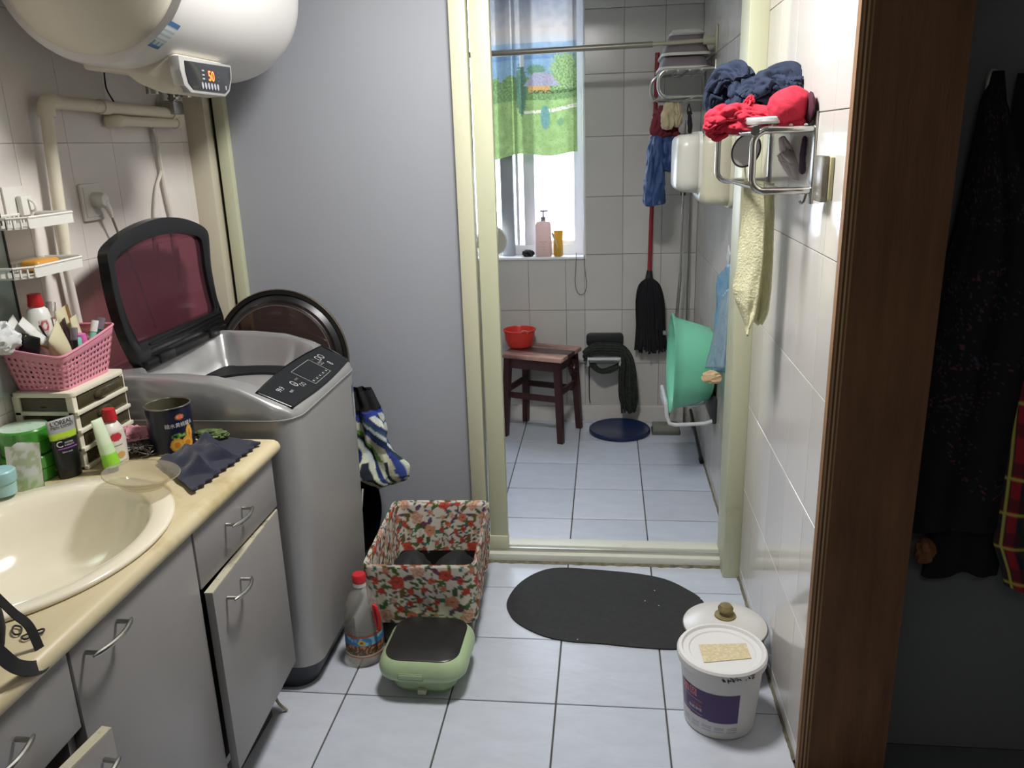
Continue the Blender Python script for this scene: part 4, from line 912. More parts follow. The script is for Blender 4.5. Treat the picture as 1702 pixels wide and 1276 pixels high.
# oil bottle
t = thing('oil_bottle', 'clear plastic oil bottle with red cap and red handle beside the floral bin', 'bottle', (-.728, 2.075, 0))
bx, by = -.728, 2.080; pet = mat('clear_pet', 'c9c6bf', .08, clear=(.72, 'eceae4'), spec=.6)
O('bottle_body', lathe(NB(), [(0, .004), (.045, .0), (.054, .008), (.057, .03), (.057, .135), (.054, .165), (.046, .200), (.032, .228), (.019, .245), (.0165, .252), (.0165, .265)], (bx, by, 0), n=48), pet, t)
O('cap', lathe(NB(), [(.0185, .262), (.0205, .264), (.0205, .284), (.018, .288), (0, .288)], (bx, by, 0)), red_p, t)
O('collar', lathe(NB(), [(.017, .25), (.0195, .25), (.0195, .262), (.017, .262)], (bx, by, 0)), white_p, t)
def obl(u, v):
    if v > .90 or v < .05: return 'b2563c'
    if (u-.5)**2/.0016+(v-.70)**2/.012 < 1: return 'e0c23a' if (u-.5)**2/.0008+(v-.7)**2/.004 > .6 else '8a5a1c'
    if v > .56: return '3f86b8' if noise.noise(Vector((u*20, v*4, 0))) < .25 else '8fc0d8'
    if v > .12: return ('6e4030' if noise.noise(Vector((u*45, v*9, 5))) > -.1 else 'c98f62') if v > .34 or noise.noise(Vector((u*60, v*14, 5))) > 0 else '4b5a38'
    return 'cfc6b0'
O('label', grid(NB(), lambda u, v: Vector((bx+.0582*math.cos(-PI*1.25+PI*1.6*u), by+.0582*math.sin(-PI*1.25+PI*1.6*u), .036+.074*v)), 90, 30, obl), vmat('oil_label', .4), t)
wm2 = wrap_map((bx, by), .0588, -PI*1.25+PI*1.6*.42, 0); text('lettering', '葵花', .011, lambda x, y: wm2(x, y+.094), wpt, t)
hn = NB(); hp = [(.035, .205), (.052, .19), (.058, .15), (.052, .125), (.044, .14), (.034, .18)]; tube(hn, curve([(bx+.028+a_*.62, by-.026-a_*.25, z_) for a_, z_ in hp], 5, True), .0055, 10, closed=True); O('handle', hn, mat('clear_red', 'c2242c', .25), t)
# green box with black lid
t = thing('green_lidded_box', 'pale green oval-cornered box with black top standing before the oil bottle', 'box', (-.513, 2.005, 0), math.radians(-1))
pg = mat('pale_green_plastic', 'a7bd93', .35)
def rg(w_, l_, z, r=.05): return [(x, y, z) for x, y in rrect(-w_, w_, -l_, l_, r, 7)]
bm = NB(); loft(bm, [rg(.075, .075, 0, .03), rg(.078, .078, .018, .03), rg(.092, .092, .022, .045), rg(.098, .098, .045, .05), rg(.105, .105, .052, .055), rg(.108, .108, .062, .055)]); O('lower_shell', bm, pg, t, local=True, sharp=50)
bm = NB(); loft(bm, [rg(.120, .118, .064, .06), rg(.126, .124, .072, .062), rg(.128, .126, .088, .064), rg(.122, .120, .108, .06), rg(.108, .110, .124, .055), rg(.104, .106, .126, .052)]); O('upper_shell', bm, pg, t, local=True, sharp=50)
bm = NB(); loft(bm, [rg(.106, .108, .122, .052), rg(.107, .109, .127, .052), rg(.103, .105, .1295, .05), rg(.05, .05, .1305, .03)]); O('black_top', bm, mat('black_gloss', '222222', .3), t, local=True)
O('lid_tab', box(NB(), -.06, .015, -.1275, -.120, .074, .094, .006, 3), pg, t, local=True); O('spout', box(NB(), -.012, .014, -.105, -.075, .012, .028, .003), mat('tab_white', 'b9bba4', .5), t, local=True)
# mat
def supere(a, w_, l_, p): c_, s_ = math.cos(a), math.sin(a); return (w_*abs(c_)**(2/p)*(1 if c_ > 0 else -1), l_*abs(s_)**(2/p)*(1 if s_ > 0 else -1))
mp_ = [(843, 1000), (862, 972), (895, 952), (932, 945), (1000, 949), (1060, 955), (1105, 964), (1140, 980), (1168, 1000), (1180, 1035), (1160, 1070), (1125, 1080), (1060, 1077), (1000, 1071), (945, 1067), (900, 1057), (862, 1038), (846, 1020)]
P = [at(x, y, Z=0) for x, y in mp_]; Pc = [v.to_2d() for v in curve([(p.x, p.y, 0) for p in P], 5, True)]
t = thing('door_mat', 'black oblong rubber door mat lying in front of the threshold', 'mat', (0, 2.41, 0))
bm = prism(NB(), [tuple(p) for p in Pc], .0005, .005, 'Z'); O('mat_body', bm, mat('black_rubber', '242423', .8, var=.25, vs=40, bump=.6, bs=300), t)
for px_, py_ in ((1088, 981), (1072, 998), (1095, 1006), (960, 1062), (1165, 995)):
    q = at(px_, py_, Z=.006); O('speck', blob(NB(), (q.x, q.y, .0058), (.0022, .0022, .001), 1, .2, 1, 1), white_p, t)
# pot with lid
wen = mat('white_enamel', 'c9c7c2', .3, dark='8f8a80', vs=14, dthr=.36); 
t = thing('enamel_pot', 'white enamel pot with a domed lid and brass knob behind the paint pail', 'pot', (.352, 2.095, 0)); qx, qy = .347, 2.110
O('pot_wall', lathe(NB(), [(0, 0), (.098, 0), (.108, .012), (.112, .128), (.118, .134), (.114, .136), (.106, .128), (.104, .01), (0, .01)], (qx, qy, 0), n=64), mat('pot_metal', '8d8b86', .4, .4, var=.2, vs=15), t)
l_ = O('pot_lid', lathe(NB(), [(.117, .134), (.120, .137), (.118, .143), (.105, .150), (.07, .163), (.03, .169), (0, .170)], (qx, qy, 0), n=64), wen, t)
O('lid_edge', tube(NB(), [(qx+.1195*math.cos(2*PI*k/64), qy+.1195*math.sin(2*PI*k/64), .138) for k in range(64)], .0022, 6, closed=True), mat('edge_metal', '6b675c', .35, .7), l_)
O('knob', lathe(NB(), [(.028, .166), (.031, .169), (.030, .173), (.016, .176), (.014, .181), (.021, .187), (.022, .195), (.016, .204), (.006, .206), (0, .206)], (qx, qy, 0)), mat('old_brass', '8a7d55', .45, .5, var=.3, vs=30), l_)
# pail
pw_ = mat('pail_white', 'd6d5d2', .35, dark='a7a59e', vs=12, dthr=.33)
t = thing('paint_pail', 'white plastic paint pail with purple label and scuffed lid by the right wall', 'bucket', (.303, 1.87, 0)); kx, ky = .306, 1.885
r0, r1, hh = .092, .106, .205
O('pail_wall', lathe(NB(), [(0, .003), (r0-.004, 0), (r0, .004), (r1, hh-.02), (r1+.002, hh-.018), (r1+.002, hh), (0, hh)], (kx, ky, 0), n=72), pw_, t)
l_ = O('pail_lid', lathe(NB(), [(r1+.003, hh-.014), (r1+.009, hh-.014), (r1+.010, hh+.004), (r1+.006, hh+.010), (r1-.002, hh+.011), (r1-.006, hh+.004), (r1-.020, hh+.004), (r1-.023, hh+.001), (0, hh+.001)], (kx, ky, 0), n=72), pw_, t)
def pail_f(x, z): r = r0+(r1-r0)*z/(hh-.02)+.0008; a_ = PA+x/.1; return Vector((kx+r*math.cos(a_), ky+r*math.sin(a_), z))
PA = -math.pi/2-.12
def plc(u, v):
    x = (u-.5)*.17
    if v < .24: return '9a98a0' if (.03 < v < .2 and (int(v*60) % 2) and ((int(u*20) % 4) != 0)) else 'cfced0'
    if v < .30+.10*max(0, .55-u)**1.5: return 'cfced0'
    return '4b3568' if u > .13 else '7a5f86'
O('label', grid(NB(), lambda u, v: pail_f(-.125+.172*u, .018+.125*v), 60, 50, plc), vmat('pail_label', .4), t)
def pt_(x, z):
    p = pail_f(x, z); c_ = Vector((kx, ky, z)); return c_+(p-c_)*1.009
rdp = mat('red_print', 'd8384c', .5); pkp = mat('pink_print', 'd8b0b8', .5)
text('lettering', '墙固', .026, lambda x, y: pt_(x-.088, y+.128), pkp, t, sub=1); text('lettering', '墙固', .024, lambda x, y: pt_(x-.0875, y+.128), rdp, t, sub=1)
text('lettering', '环保型', .009, lambda x, y: pt_(x-.062, y+.092), mat('orange_print', 'd8603a', .5), t); text('lettering', '墙面净味', .011, lambda x, y: pt_(x-.070, y+.080), wpt, t)
for a_, b_ in ((.112, -.055), (.070, -.055)): O('printed_line', grid(NB(), lambda u, v: pt_(-.108+.06*u, a_+.0012*v-.006*u), 20, 1), pkp, t)
def tagc(u, v):
    q = noise.noise(Vector((u*14, v*9, 3))); return 'cfc6a2' if q > .12 else ('c2b48c' if q > -.22 else 'ccb49c')
TG = [at(1161, 1071, Z=hh+.002), at(1240, 1069, Z=hh+.002), at(1249, 1094, Z=hh+.002), at(1170, 1101, Z=hh+.002)]
O('old_sticker', grid(NB(), lambda u, v: TG[0].lerp(TG[1], u).lerp(TG[3].lerp(TG[2], u), v)+Vector((0, 0, .0006)), 40, 16, tagc), vmat('old_paper', .9), l_)
bm = NB(); rq = random.Random(4)
for k in range(34):
    a_ = -PI/2-.15+rq.random()*.8; r_ = r1+.0104; z_ = hh-.003+rq.uniform(-.004, .006); d = rq.uniform(.004, .010)
    tube(bm, [(kx+r_*math.cos(a_), ky+r_*math.sin(a_), z_), (kx+r_*math.cos(a_+d/.1*.5), ky+r_*math.sin(a_+d/.1*.5), z_-rq.uniform(.001, .009))], .0011, 3)
O('scuff_marks', bm, mat('scuff_dark', '3f3d3c', .8), l_, kind='stuff')
# ================================================================ RIGHT WALL, KITCHEN
def brack(bm, y, xo, zt_, zb, r, rad=.035):
    P = [(.468, y, zt_), (xo+rad, y, zt_)]
    for k in range(7): a = PI/2+PI/2*k/6; P.append((xo+rad+rad*math.cos(a), y, zt_-rad+rad*math.sin(a)))
    P += [(xo, y, zb+rad)]
    for k in range(1, 7): a = PI+PI/2*k/6; P.append((xo+rad+rad*math.cos(a), y, zb+rad+rad*math.sin(a)))
    P.append((.468, y, zb)); tube(bm, P, r, 12)
t = thing('towel_rack', 'chrome two-level towel rack on the white tiled wall holding jeans and red garment', 'towel rack', (.42, 2.2, 1.37))
for y in (1.975, 2.50):
    o = NB(); box(o, .4655, .4715, y-.014, y+.014, 1.345, 1.548, .002); O('wall_plate', o, chrome_d, t)
    o = NB(); brack(o, y, .335 if y < 2.2 else .325, 1.511, 1.375, .0082, .03); O('bracket', o, chrome, t)
for x in (.345, .38, .415, .448): O('shelf_rod', tube(NB(), [(x, 1.975, 1.518), (x, 2.50, 1.518)], .0052, 10), chrome, t)
O('front_rail', tube(NB(), [(.335, 1.962, 1.510), (.325, 2.51, 1.510)], .0105, 14), chrome, t)
O('towel_bar', tube(NB(), [(.41, 1.97, 1.376), (.41, 2.505, 1.376)], .005, 10), chrome, t)
O('towel_bar', tube(NB(), [(.350, 1.985, 1.38), (.345, 2.505, 1.38)], .005, 10), chrome, t)
O('hook', tube(NB(), curve([(.462, 1.985, 1.37), (.455, 1.985, 1.345), (.447, 1.985, 1.352)], 4), .003, 8), chrome, t)
# shallow white basin lying on the rack
bm = NB(); lathe(bm, [(0, .001), (.93, 0), (1.0, .006), (1.02, .014), (1.0, .016), (.96, .012), (.90, .006), (0, .005)], (.396, 2.15, 1.5245), n=48, sx=.070, sy=.155)
o = O('shallow_basin', bm, mat('white_enamel_basin', 'd8d8d5', .25)); tag(o, 'shallow white basin on the chrome rack under the garments', 'basin')
denim = mat('dark_denim', '202b42', .9, var=.3, vs=14, bump=.4, bs=250, stretch=(1, 1, 3)); redc = mat('red_jersey', 'b81f38', .85, var=.1, vs=20, bump=.2, bs=300)
def cloth_fold(bm, P, w, k, d, seed, nu=50, nv=60):      # P: spine points, w: widths, k: folds, d: depth
    S_ = curve(P, 10); n_ = len(S_)-1
    def f(u, v):
        i = v*n_; a = S_[int(i)].lerp(S_[min(n_, int(i)+1)], i-int(i)); j = min(len(w)-2, int(v*(len(w)-1))); q = v*(len(w)-1)-j; ww = w[j]+(w[j+1]-w[j])*q
        ww *= max(.05, min(1, math.sqrt(max(0, 1-(2*v-1)**8))*1.0))
        th = 2*PI*u; r = 1+.13*math.sin(k*th+5*v+seed)+.22*noise.noise(Vector((math.cos(th)*1.6+seed, math.sin(th)*1.6, v*5)))-.30*max(0, 1-5*abs(noise.noise(Vector((math.cos(th)*1.3+seed*2, math.sin(th)*1.3, v*3.5)))))-.16*max(0, 1-6*abs(noise.noise(Vector((math.cos(th)*2.6-seed, math.sin(th)*2.6, v*8)))))
        tt = (S_[min(n_, int(i)+1)]-S_[max(0, int(i)-1)]).normalized(); e1, e2 = frame_dir(tt)
        return a+(e1*math.cos(th)*r*ww+e2*math.sin(th)*r*ww*d)
    grid(bm, f, nu*2, nv, closed=True)
    return bm
bm = NB(); Y0 = 2.32
cloth_fold(bm, [at(1186, 190, Y=2.36), at(1192, 160, Y=2.36), at(1212, 132, Y=2.34), at(1232, 130, Y=2.3), at(1237, 160, Y=2.28), at(1228, 195, Y=2.27)], [.03, .044, .044, .038, .044, .05], 2, .9, 1)
cloth_fold(bm, [at(1240, 200, Y=2.24), at(1248, 165, Y=2.24), at(1270, 150, Y=2.22), at(1296, 140, Y=2.2), at(1312, 150, Y=2.18), at(1310, 190, Y=2.18)], [.04, .048, .05, .05, .05, .05], 3, .9, 4)
cloth_fold(bm, [at(1322, 195, Y=2.16), at(1322, 160, Y=2.16), at(1318, 128, Y=2.16)], [.04, .036, .030], 2, .8, 8)
cloth_fold(bm, [at(1205, 205, Y=2.3), at(1240, 190, Y=2.3), at(1290, 190, Y=2.22), at(1322, 195, Y=2.14)], [.04, .045, .045, .03], 3, .8, 6)
o = O('jeans', bm, denim, sharp=70); tag(o, 'crumpled dark blue jeans piled at the back of the chrome rack', 'jeans')
bm = NB()
cloth_fold(bm, [at(1178, 222, Y=2.15), at(1192, 205, Y=2.14), at(1225, 196, Y=2.12), at(1262, 196, Y=2.09), at(1295, 198, Y=2.05)], [.022, .036, .038, .030, .024], 2, .9, 2)
cloth_fold(bm, [at(1225, 205, Y=2.12), at(1240, 186, Y=2.12), at(1246, 168, Y=2.12), at(1248, 157, Y=2.12)], [.030, .030, .020, .008], 1, .6, 5)
cloth_fold(bm, [at(1222, 178, Y=2.13), at(1208, 182, Y=2.13), at(1205, 195, Y=2.13)], [.008, .010, .008], 1, .8, 5, 12, 16)
cloth_fold(bm, [at(1176, 214, Y=2.15), at(1192, 226, Y=2.15), at(1210, 222, Y=2.14)], [.018, .018, .012], 2, .7, 9, 14, 20)
blob(bm, at(1313, 178, Y=2.03), (.049, .06, .046), 2.2, .07, .9, 5)
cloth_fold(bm, [at(1275, 203, Y=2.03), at(1300, 205, Y=2.01), at(1340, 202, Y=1.99)], [.008, .012, .016], 1, .8, 3, 12, 16)
o = O('red_garment', bm, redc, sharp=70); tag(o, 'bright red moulded cloth garment lying in front of the jeans', 'garment')
o = O('dark_underlayer', blob(NB(), at(1345, 180, Y=2.0), (.010, .04, .035), 4, .1, 1, 3), mat('maroon_dark', '45182a', .9)); tag(o, 'dark maroon cloth edge at the right of the red garment', 'cloth')
# things hanging under the rack
t = thing('plastic_scoop', 'grey oval scoop with dark rim hanging under the chrome rack', 'scoop', tuple(at(1240, 285, Y=2.42)))
c_ = at(1240, 250, Y=2.42); Mt = Matrix.Rotation(math.radians(28), 4, 'Y') @ Matrix.Rotation(math.radians(8), 4, 'Z')
O('bowl', lathe(NB(), [(0, .012), (.025, .011), (.036, .006), (.040, 0), (.037, 0), (.025, .007), (0, .009)], c_, 'Y', 36, sx=.95, sy=1.15, M=Mt), mat('grey_scoop', 'd4d2d0', .4), t)
O('rim', tube(NB(), [Vector(c_)+Mt.to_3x3() @ Vector((.040*.95*math.cos(2*PI*k/36), -.001, .040*1.15*math.sin(2*PI*k/36))) for k in range(36)], .0026, 8, closed=True), mat('dark_rim', '3a3635', .4), t)
O('handle', tube(NB(), [at(1238, 278, Y=2.42), at(1239, 298, Y=2.42)], .003, 8), mat('handle_pale', 'c4bfb6', .4), t)
bm = NB(); cloth_fold(bm, [at(1300, 226, Y=2.2), at(1308, 255, Y=2.2), at(1322, 280, Y=2.14), at(1326, 300, Y=2.12)], [.024, .028, .024, .015], 3, .5, 3, 24, 24)
o = O('grey_cloth', bm, mat('pale_grey_cloth', 'd6d0d4', .9), sharp=70); tag(o, 'pale grey cloth hanging inside the chrome rack near its wall plate', 'cloth')
bm = NB(); cloth_fold(bm, [at(1338, 225, Y=2.05), at(1334, 260, Y=2.05), at(1334, 290, Y=2.04)], [.010, .012, .008], 2, .7, 6, 12, 16)
o = O('purple_cloth', bm, mat('purple_dark', '4a3a4c', .9), sharp=70); tag(o, 'narrow dark purple cloth hanging by the rack wall plate', 'cloth')
# cream towel
def tow(u, v, side):
    yy = 2.20
    L = [(1237, 296), (1234, 360), (1226, 440), (1219, 480), (1222, 495), (1240, 540), (1241, 557)]
    R = [(1270, 302), (1272, 360), (1268, 440), (1262, 490), (1256, 520), (1247, 545), (1243, 557)]
    if side: L = [(1258, 300), (1262, 360), (1260, 440), (1252, 500), (1250, 530), (1259, 538)]; R = [(1286, 305), (1286, 360), (1283, 430), (1280, 480), (1276, 515), (1264, 538)]
    def ip(A, v): s = v*(len(A)-1); i = min(len(A)-2, int(s)); f = s-i; return (A[i][0]*(1-f)+A[i+1][0]*f, A[i][1]*(1-f)+A[i+1][1]*f)
    l, r = ip(L, v), ip(R, v); p = at(l[0]+(r[0]-l[0])*u, l[1]+(r[1]-l[1])*u, Y=yy+(.05 if side else 0)-.06*u)
    n_ = .010*math.sin(u*7+v*2+side*2)*(.3+v)+.006*noise.noise(Vector((u*3, v*6, side)))
    return p+Vector((0, n_, 0))
cmt = mat('cream_towel', 'dcdab4', .95, var=.12, vs=60, bump=.9, bs=170, translucent=.15)
t = thing('cream_towel', 'long pale cream towel hanging from the lower bar of the chrome rack', 'towel', tuple(at(1250, 560, Y=2.2)))
O('front_fall', grid(NB(), lambda u, v: tow(u, v, 0), 24, 90), cmt, t, solid=.005); O('back_fall', grid(NB(), lambda u, v: tow(u, v, 1), 20, 80), cmt, t, solid=.005)
O('lace_edge', tube(NB(), [tow(k/40, 0.02, 0)+Vector((0, 0, .004)) for k in range(41)], .004, 6), cmt, t)
# light switch
t = thing('light_switch', 'grimy light switch under a clear cover on the white tiles', 'switch', (.472, 1.845, 1.365))
a_ = at(1375, 300, X=.472)
O('switch_plate', box(NB(), .463, .4715, 1.800, 1.850, 1.365, 1.452, .002), mat('old_ivory', 'b9b489', .5), t)
O('cover', box(NB(), .449, .4635, 1.806, 1.878, 1.36, 1.455, .003), mat('dirty_clear_cover', '8b877c', .25, clear=(.35, 'c0bcae'), dark='6a675c', vs=40, dthr=.45), t)
O('rocker', box(NB(), .458, .464, 1.812, 1.845, 1.385, 1.435, .002), mat('switch_grey', 'a5a39b', .4), t)
# ================================================================ BATHROOM
# shower rod
t = thing('shower_rod', 'thin metal shower rod running across the bathroom in front of the window', 'rod', (-.45, 3.8, 1.885))
O('rod', tube(NB(), [(XL+.002, 3.80, 1.868), (.20, 3.80, 1.889)], .0125, 14), mat('rod_grey', '8d897d', .3, .5), t)
O('rod_inner', tube(NB(), [(.15, 3.80, 1.888), (.455, 3.80, 1.896)], .0085, 14), mat('rod_cream', 'aaa68e', .35, .3), t)
O('flange', lathe(NB(), [(.016, 0), (.018, .05), (.024, .055), (.026, .06), (0, .06)], (.4115, 3.80, 1.895), 'X'), mat('flange_ivory', 'a9a68c', .4), t); O('wall_bracket', box(NB(), .464, .4715, 3.77, 3.83, 1.84, 1.955, .003), bpy.data.materials['flange_ivory'], t)
# curtain with a landscape print
def curt(u, v):
    X_ = 820+138*u; Y_ = 262*v
    n1 = noise.noise(Vector((X_*.09, Y_*.09, 0))); n2 = noise.noise(Vector((X_*.35, Y_*.35, 3)))
    def mix(a, b, t): t = max(0, min(1, t)); a = [int(a[i:i+2], 16) for i in (0, 2, 4)]; b = [int(b[i:i+2], 16) for i in (0, 2, 4)]; return '%02x%02x%02x' % tuple(int(p+(q-p)*t) for p, q in zip(a, b))
    if Y_ < 50: c = mix('8b8f98', 'c2b2a0', Y_/50+n1*.3)
    elif Y_ < 72: c = mix('c9b39a', 'b9b8b0', (Y_-50)/22)
    elif Y_ < 100: c = mix('8fa9b8', '5e86ae', (Y_-72)/28+n1*.4)
    elif Y_ < 150: c = mix('6b96b6', '7fa6b4', n2+.5)
    else: c = mix('87ad4a', '9cc25a', n1+.5)
    if 118 < Y_ < 168 and n1*14+Y_ > 128: c = mix('5c8a3c', '86ac54', n2*1.5+.5)
    if (X_-938)**2/26**2+(Y_-122)**2/32**2 < 1+n2: c = mix('6f9a46', '9cbf62', n2*2+.5)
    if (X_-888)**2/16**2+(Y_-118)**2/9**2 < 1+n2: c = mix('4f8a5c', '6b9a6a', n2+.5)
    if (X_-862)**2/9**2+(Y_-150)**2/45**2 < 1+n2*.8: c = mix('3f6f5a', '5b8456', n2*2+.5)
    if 860 < X_ < 868 and 88 < Y_ < 112: c = 'b7b7a6'
    if 142 <= Y_ < 155 and 874 < X_ < 912: c = mix('d98a2c', 'e2a848', n2+.5)
    if 122 < Y_ < 144 and abs(X_-898) < 13+(Y_-122)*.85: c = mix('a79aa8', '8d8590', n2+.5)
    if 152 < Y_ < 158 and n2 > 0 and X_ > 880: c = '44602f'
    if Y_ > 176 and abs(Y_-(190-(X_-866)*.10)) < 2.2+(X_-866)*.012 and X_ > 866: c = 'd6cfa4'
    if (X_-903)**2/8**2+(Y_-197)**2/20**2 < 1+n2*.5: c = mix('4f8f8c', '66a08a', n2+.5)
    if (X_-929)**2/6**2+(Y_-206)**2/7**2 < 1+n2: c = '6ba05c'
    if Y_ > 150 and n2 < -.33: c = mix(c, '6c9440', .6)
    return c
def curtf(u, v):
    x = -.62+.478*u; z = 2.235-(.800+.012*math.sin(u*9+1.4)*(v)+.010*math.cos(u*4))*v
    return Vector((x, 4.285+.012*math.sin(u*16+v*1.5)+.006*math.sin(u*37), z))
def curt2(u, v):
    c = curt((u*.478-.075)/.403, (v*.80-.06)/.74); r_ = [int(c[i:i+2], 16) for i in (0, 2, 4)]; g_ = sum(r_)/3
    return '%02x%02x%02x' % tuple(int(max(0, min(255, (g_+(q-g_)*.62)*.76))) for q in r_)
t = thing('window_curtain', 'short window curtain printed with a thatched hut in a green meadow', 'curtain', (-.38, 4.285, 1.43))
O('curtain_cloth', grid(NB(), curtf, 150, 240, curt2), vmat('curtain_print', .9, translucent=.42, clear=.12), t)
O('curtain_wire', tube(NB(), [(WX0, 4.285, 2.235), (WX1+.06, 4.285, 2.235)], .003, 8), chrome_d, t)
# bottles on the sill
zs = WZ0+.0005
p = at(904, 420, Y=4.36); t = thing('pump_bottle', 'pale pink pump bottle standing on the window sill', 'bottle', (p.x, 4.36, zs)); pbm = mat('pale_pink_bottle', 'd9c4bd', .3, translucent=.35)
def rgx(cx_, cy_, w_, l_, z, r): return [(cx_+x, cy_+y, z) for x, y in rrect(-w_, w_, -l_, l_, r, 6)]
bm = NB(); loft(bm, [rgx(p.x, 4.36, .041, .026, zs, .02), rgx(p.x, 4.36, .043, .028, zs+.005, .02), rgx(p.x, 4.36, .043, .028, zs+.165, .02), rgx(p.x, 4.36, .036, .022, zs+.182, .018), rgx(p.x, 4.36, .014, .014, zs+.188, .012)]); O('bottle_body', bm, pbm, t)
bm = NB(); tube(bm, [(p.x, 4.36, zs+.186), (p.x, 4.36, zs+.208)], .013, 14); tube(bm, [(p.x, 4.36, zs+.2), (p.x, 4.36, zs+.236)], .005, 10); box(bm, p.x-.018, p.x+.026, 4.352, 4.368, zs+.233, zs+.243, .003); O('pump', bm, mat('pump_grey', '8d8688', .4), t)
for k, s in enumerate(('MOISTURE', 'MILK', 'shower gel', 'hydrating', '500 ml')): text('lettering', s, (.008, .006, .005, .005, .004)[k], (lambda z0: lambda x, y: (p.x+x*1, 4.3315, y+z0))(zs+(.078, .068, .052, .038, .024)[k]), mat('rose_print_%d' % k, 'a08080', .5), t)
p2 = at(928, 420, Y=4.355)
t = thing('yellow_tube', 'yellow cosmetic tube with brush standing on the window sill', 'tube', (p2.x, 4.355, zs)); yel = mat('yellow_plastic', 'd3aa3e', .35, translucent=.25)
bm = NB(); loft(bm, [[(p2.x+a_*math.cos(2*PI*j/16)+dx, 4.355+b_*math.sin(2*PI*j/16), zs+z) for j in range(16)] for a_, b_, z, dx in ((.022, .014, 0, 0), (.025, .016, .004, 0), (.025, .014, .05, 0), (.024, .010, .09, 0), (.024, .002, .135, .002))]); O('tube_body', bm, yel, t)
bm = NB(); prism(bm, [(p2.x-.018, zs+.001), (p2.x+.016, zs+.001), (p2.x+.017, zs+.03), (p2.x, zs+.052), (p2.x-.017, zs+.034)], 4.325, 4.34, 'Y', .003); O('cap', bm, yel, t)
O('brush', tube(NB(), [(p2.x-.001, 4.338, zs+.045), (p2.x-.03, 4.338, zs+.125)], [.0045, .006], 10), mat('brush_ivory', 'c9bd98', .4), t)
p3 = at(878, 419, Y=4.36); o = O('black_sponge', blob(NB(), (p3.x, 4.355, zs+.017), (.032, .024, .018), 3, .3, 1.5, 3), blackm); tag(o, 'small black sponge lying on the window sill', 'sponge')
p4 = at(834, 400, Y=4.34); t = thing('round_plate', 'round cream plate leaning at the left end of the window sill', 'plate', (p4.x-.035, 4.345, zs)); O('plate_body', lathe(NB(), [(0, .0), (.078, 0), (.084, .008), (.08, .016), (.07, .012), (0, .012)], (p4.x-.055, 4.335, zs+.086), 'Y', 40, M=Matrix.Rotation(.1, 4, 'X')), mat('clock_cream', 'c3bfae', .4), t)
o = O('looped_string', tube(NB(), curve([at(958, 420, Y=4.318), at(957, 445, Y=4.318), at(956, 472, Y=4.318), at(961, 487, Y=4.318), at(970, 488, Y=4.318), at(975, 474, Y=4.318), at(972, 445, Y=4.318), at(971, 424, Y=4.318)], 6), .0018, 6), mat('cord_dark', '5c5b54', .6)); tag(o, 'thin grey string looping down below the window sill', 'string')
# stool
wood = mat('dark_red_wood', '38191a', .35, var=.3, vs=10, stretch=(4, 4, .6)); woodt = mat('worn_stool_top', 'b98f80', .45, dark='3a2422', vs=2.6, dthr=.53, stretch=(1, 3.5, 1))
A0, B0 = Vector((-.230, 3.925)), Vector((-.122, 4.225)); ang = math.atan2((B0-A0).y, (B0-A0).x)-PI/2
t = thing('wooden_stool', 'dark wooden stool with a worn top holding the red bowl by the window wall', 'stool', (-.335, 4.115, 0), ang)
sl, sw, sh = .165, .135, .455     # half sizes: along local x, along local y
for sx in (-1, 1):
    for sy in (-1, 1):
        bm = NB(); loft(bm, [[(sx*(sl-.014+.010)+dx*.015, sy*(sw-.014+.008)+dy*.015, 0) for dx, dy in ((-1, -1), (1, -1), (1, 1), (-1, 1))], [(sx*(sl-.026)+dx*.0175, sy*(sw-.024)+dy*.0175, sh-.022) for dx, dy in ((-1, -1), (1, -1), (1, 1), (-1, 1))]]); O('leg', bm, wood, t, local=True)
for sy in (-1, 1):
    O('apron', box(NB(), -sl+.04, sl-.04, sy*(sw-.024)-.009, sy*(sw-.024)+.009, sh-.078, sh-.02, .002), wood, t, local=True); O('stretcher', box(NB(), -sl+.03, sl-.03, sy*(sw-.02)-.009, sy*(sw-.02)+.009, .215, .245, .002), wood, t, local=True)
for sx in (-1, 1):
    O('apron', box(NB(), sx*(sl-.026)-.009, sx*(sl-.026)+.009, -sw+.04, sw-.04, sh-.078, sh-.02, .002), wood, t, local=True); O('stretcher', box(NB(), sx*(sl-.022)-.009, sx*(sl-.022)+.009, -sw+.03, sw-.03, .245, .275, .002), wood, t, local=True)
for k in range(3): a_ = -sw-.006+(2*sw+.012)*k/3; O('top_board', box(NB(), -sl-.008, sl+.008, a_+.0008, a_+(2*sw+.012)/3-.0008, sh-.022, sh, .003), woodt if k != 1 else mat('dark_board', '4a302c', .4, var=.4, vs=8, stretch=(1, 5, 1)), t, local=True)
bm = NB(); blob(bm, (sl-.02, .085, sh-.10), (.02, .035, .05), 3, .3, 1.4, 3); o = O('brush_bundle', bm, wood, t, local=True)
# red bowl
p = at(865, 575, Z=.456); t = thing('red_bowl', 'red plastic bowl with small loop handles standing on the wooden stool', 'bowl', (p.x, p.y, .456)); rb = mat('red_bowl_plastic', 'd63a31', .3, dark='d9605a', vs=5, dthr=.4)
px_, py_ = p.x-.003, p.y+.0
O('bowl_wall', lathe(NB(), [(0, .004), (.058, .0), (.064, .004), (.078, .04), (.082, .085), (.088, .088), (.088, .094), (.083, .095), (.079, .086), (.074, .042), (.06, .008), (0, .008)], (px_, py_, .456), n=48), rb, t)
O('loop_handle', tube(NB(), curve([(px_+.018, py_-.086, .545), (px_+.022, py_-.093, .557), (px_+.036, py_-.088, .560), (px_+.05, py_-.078, .552), (px_+.048, py_-.075, .54)], 5), .0035, 8), mat('red_light', 'd9766c', .3), t)
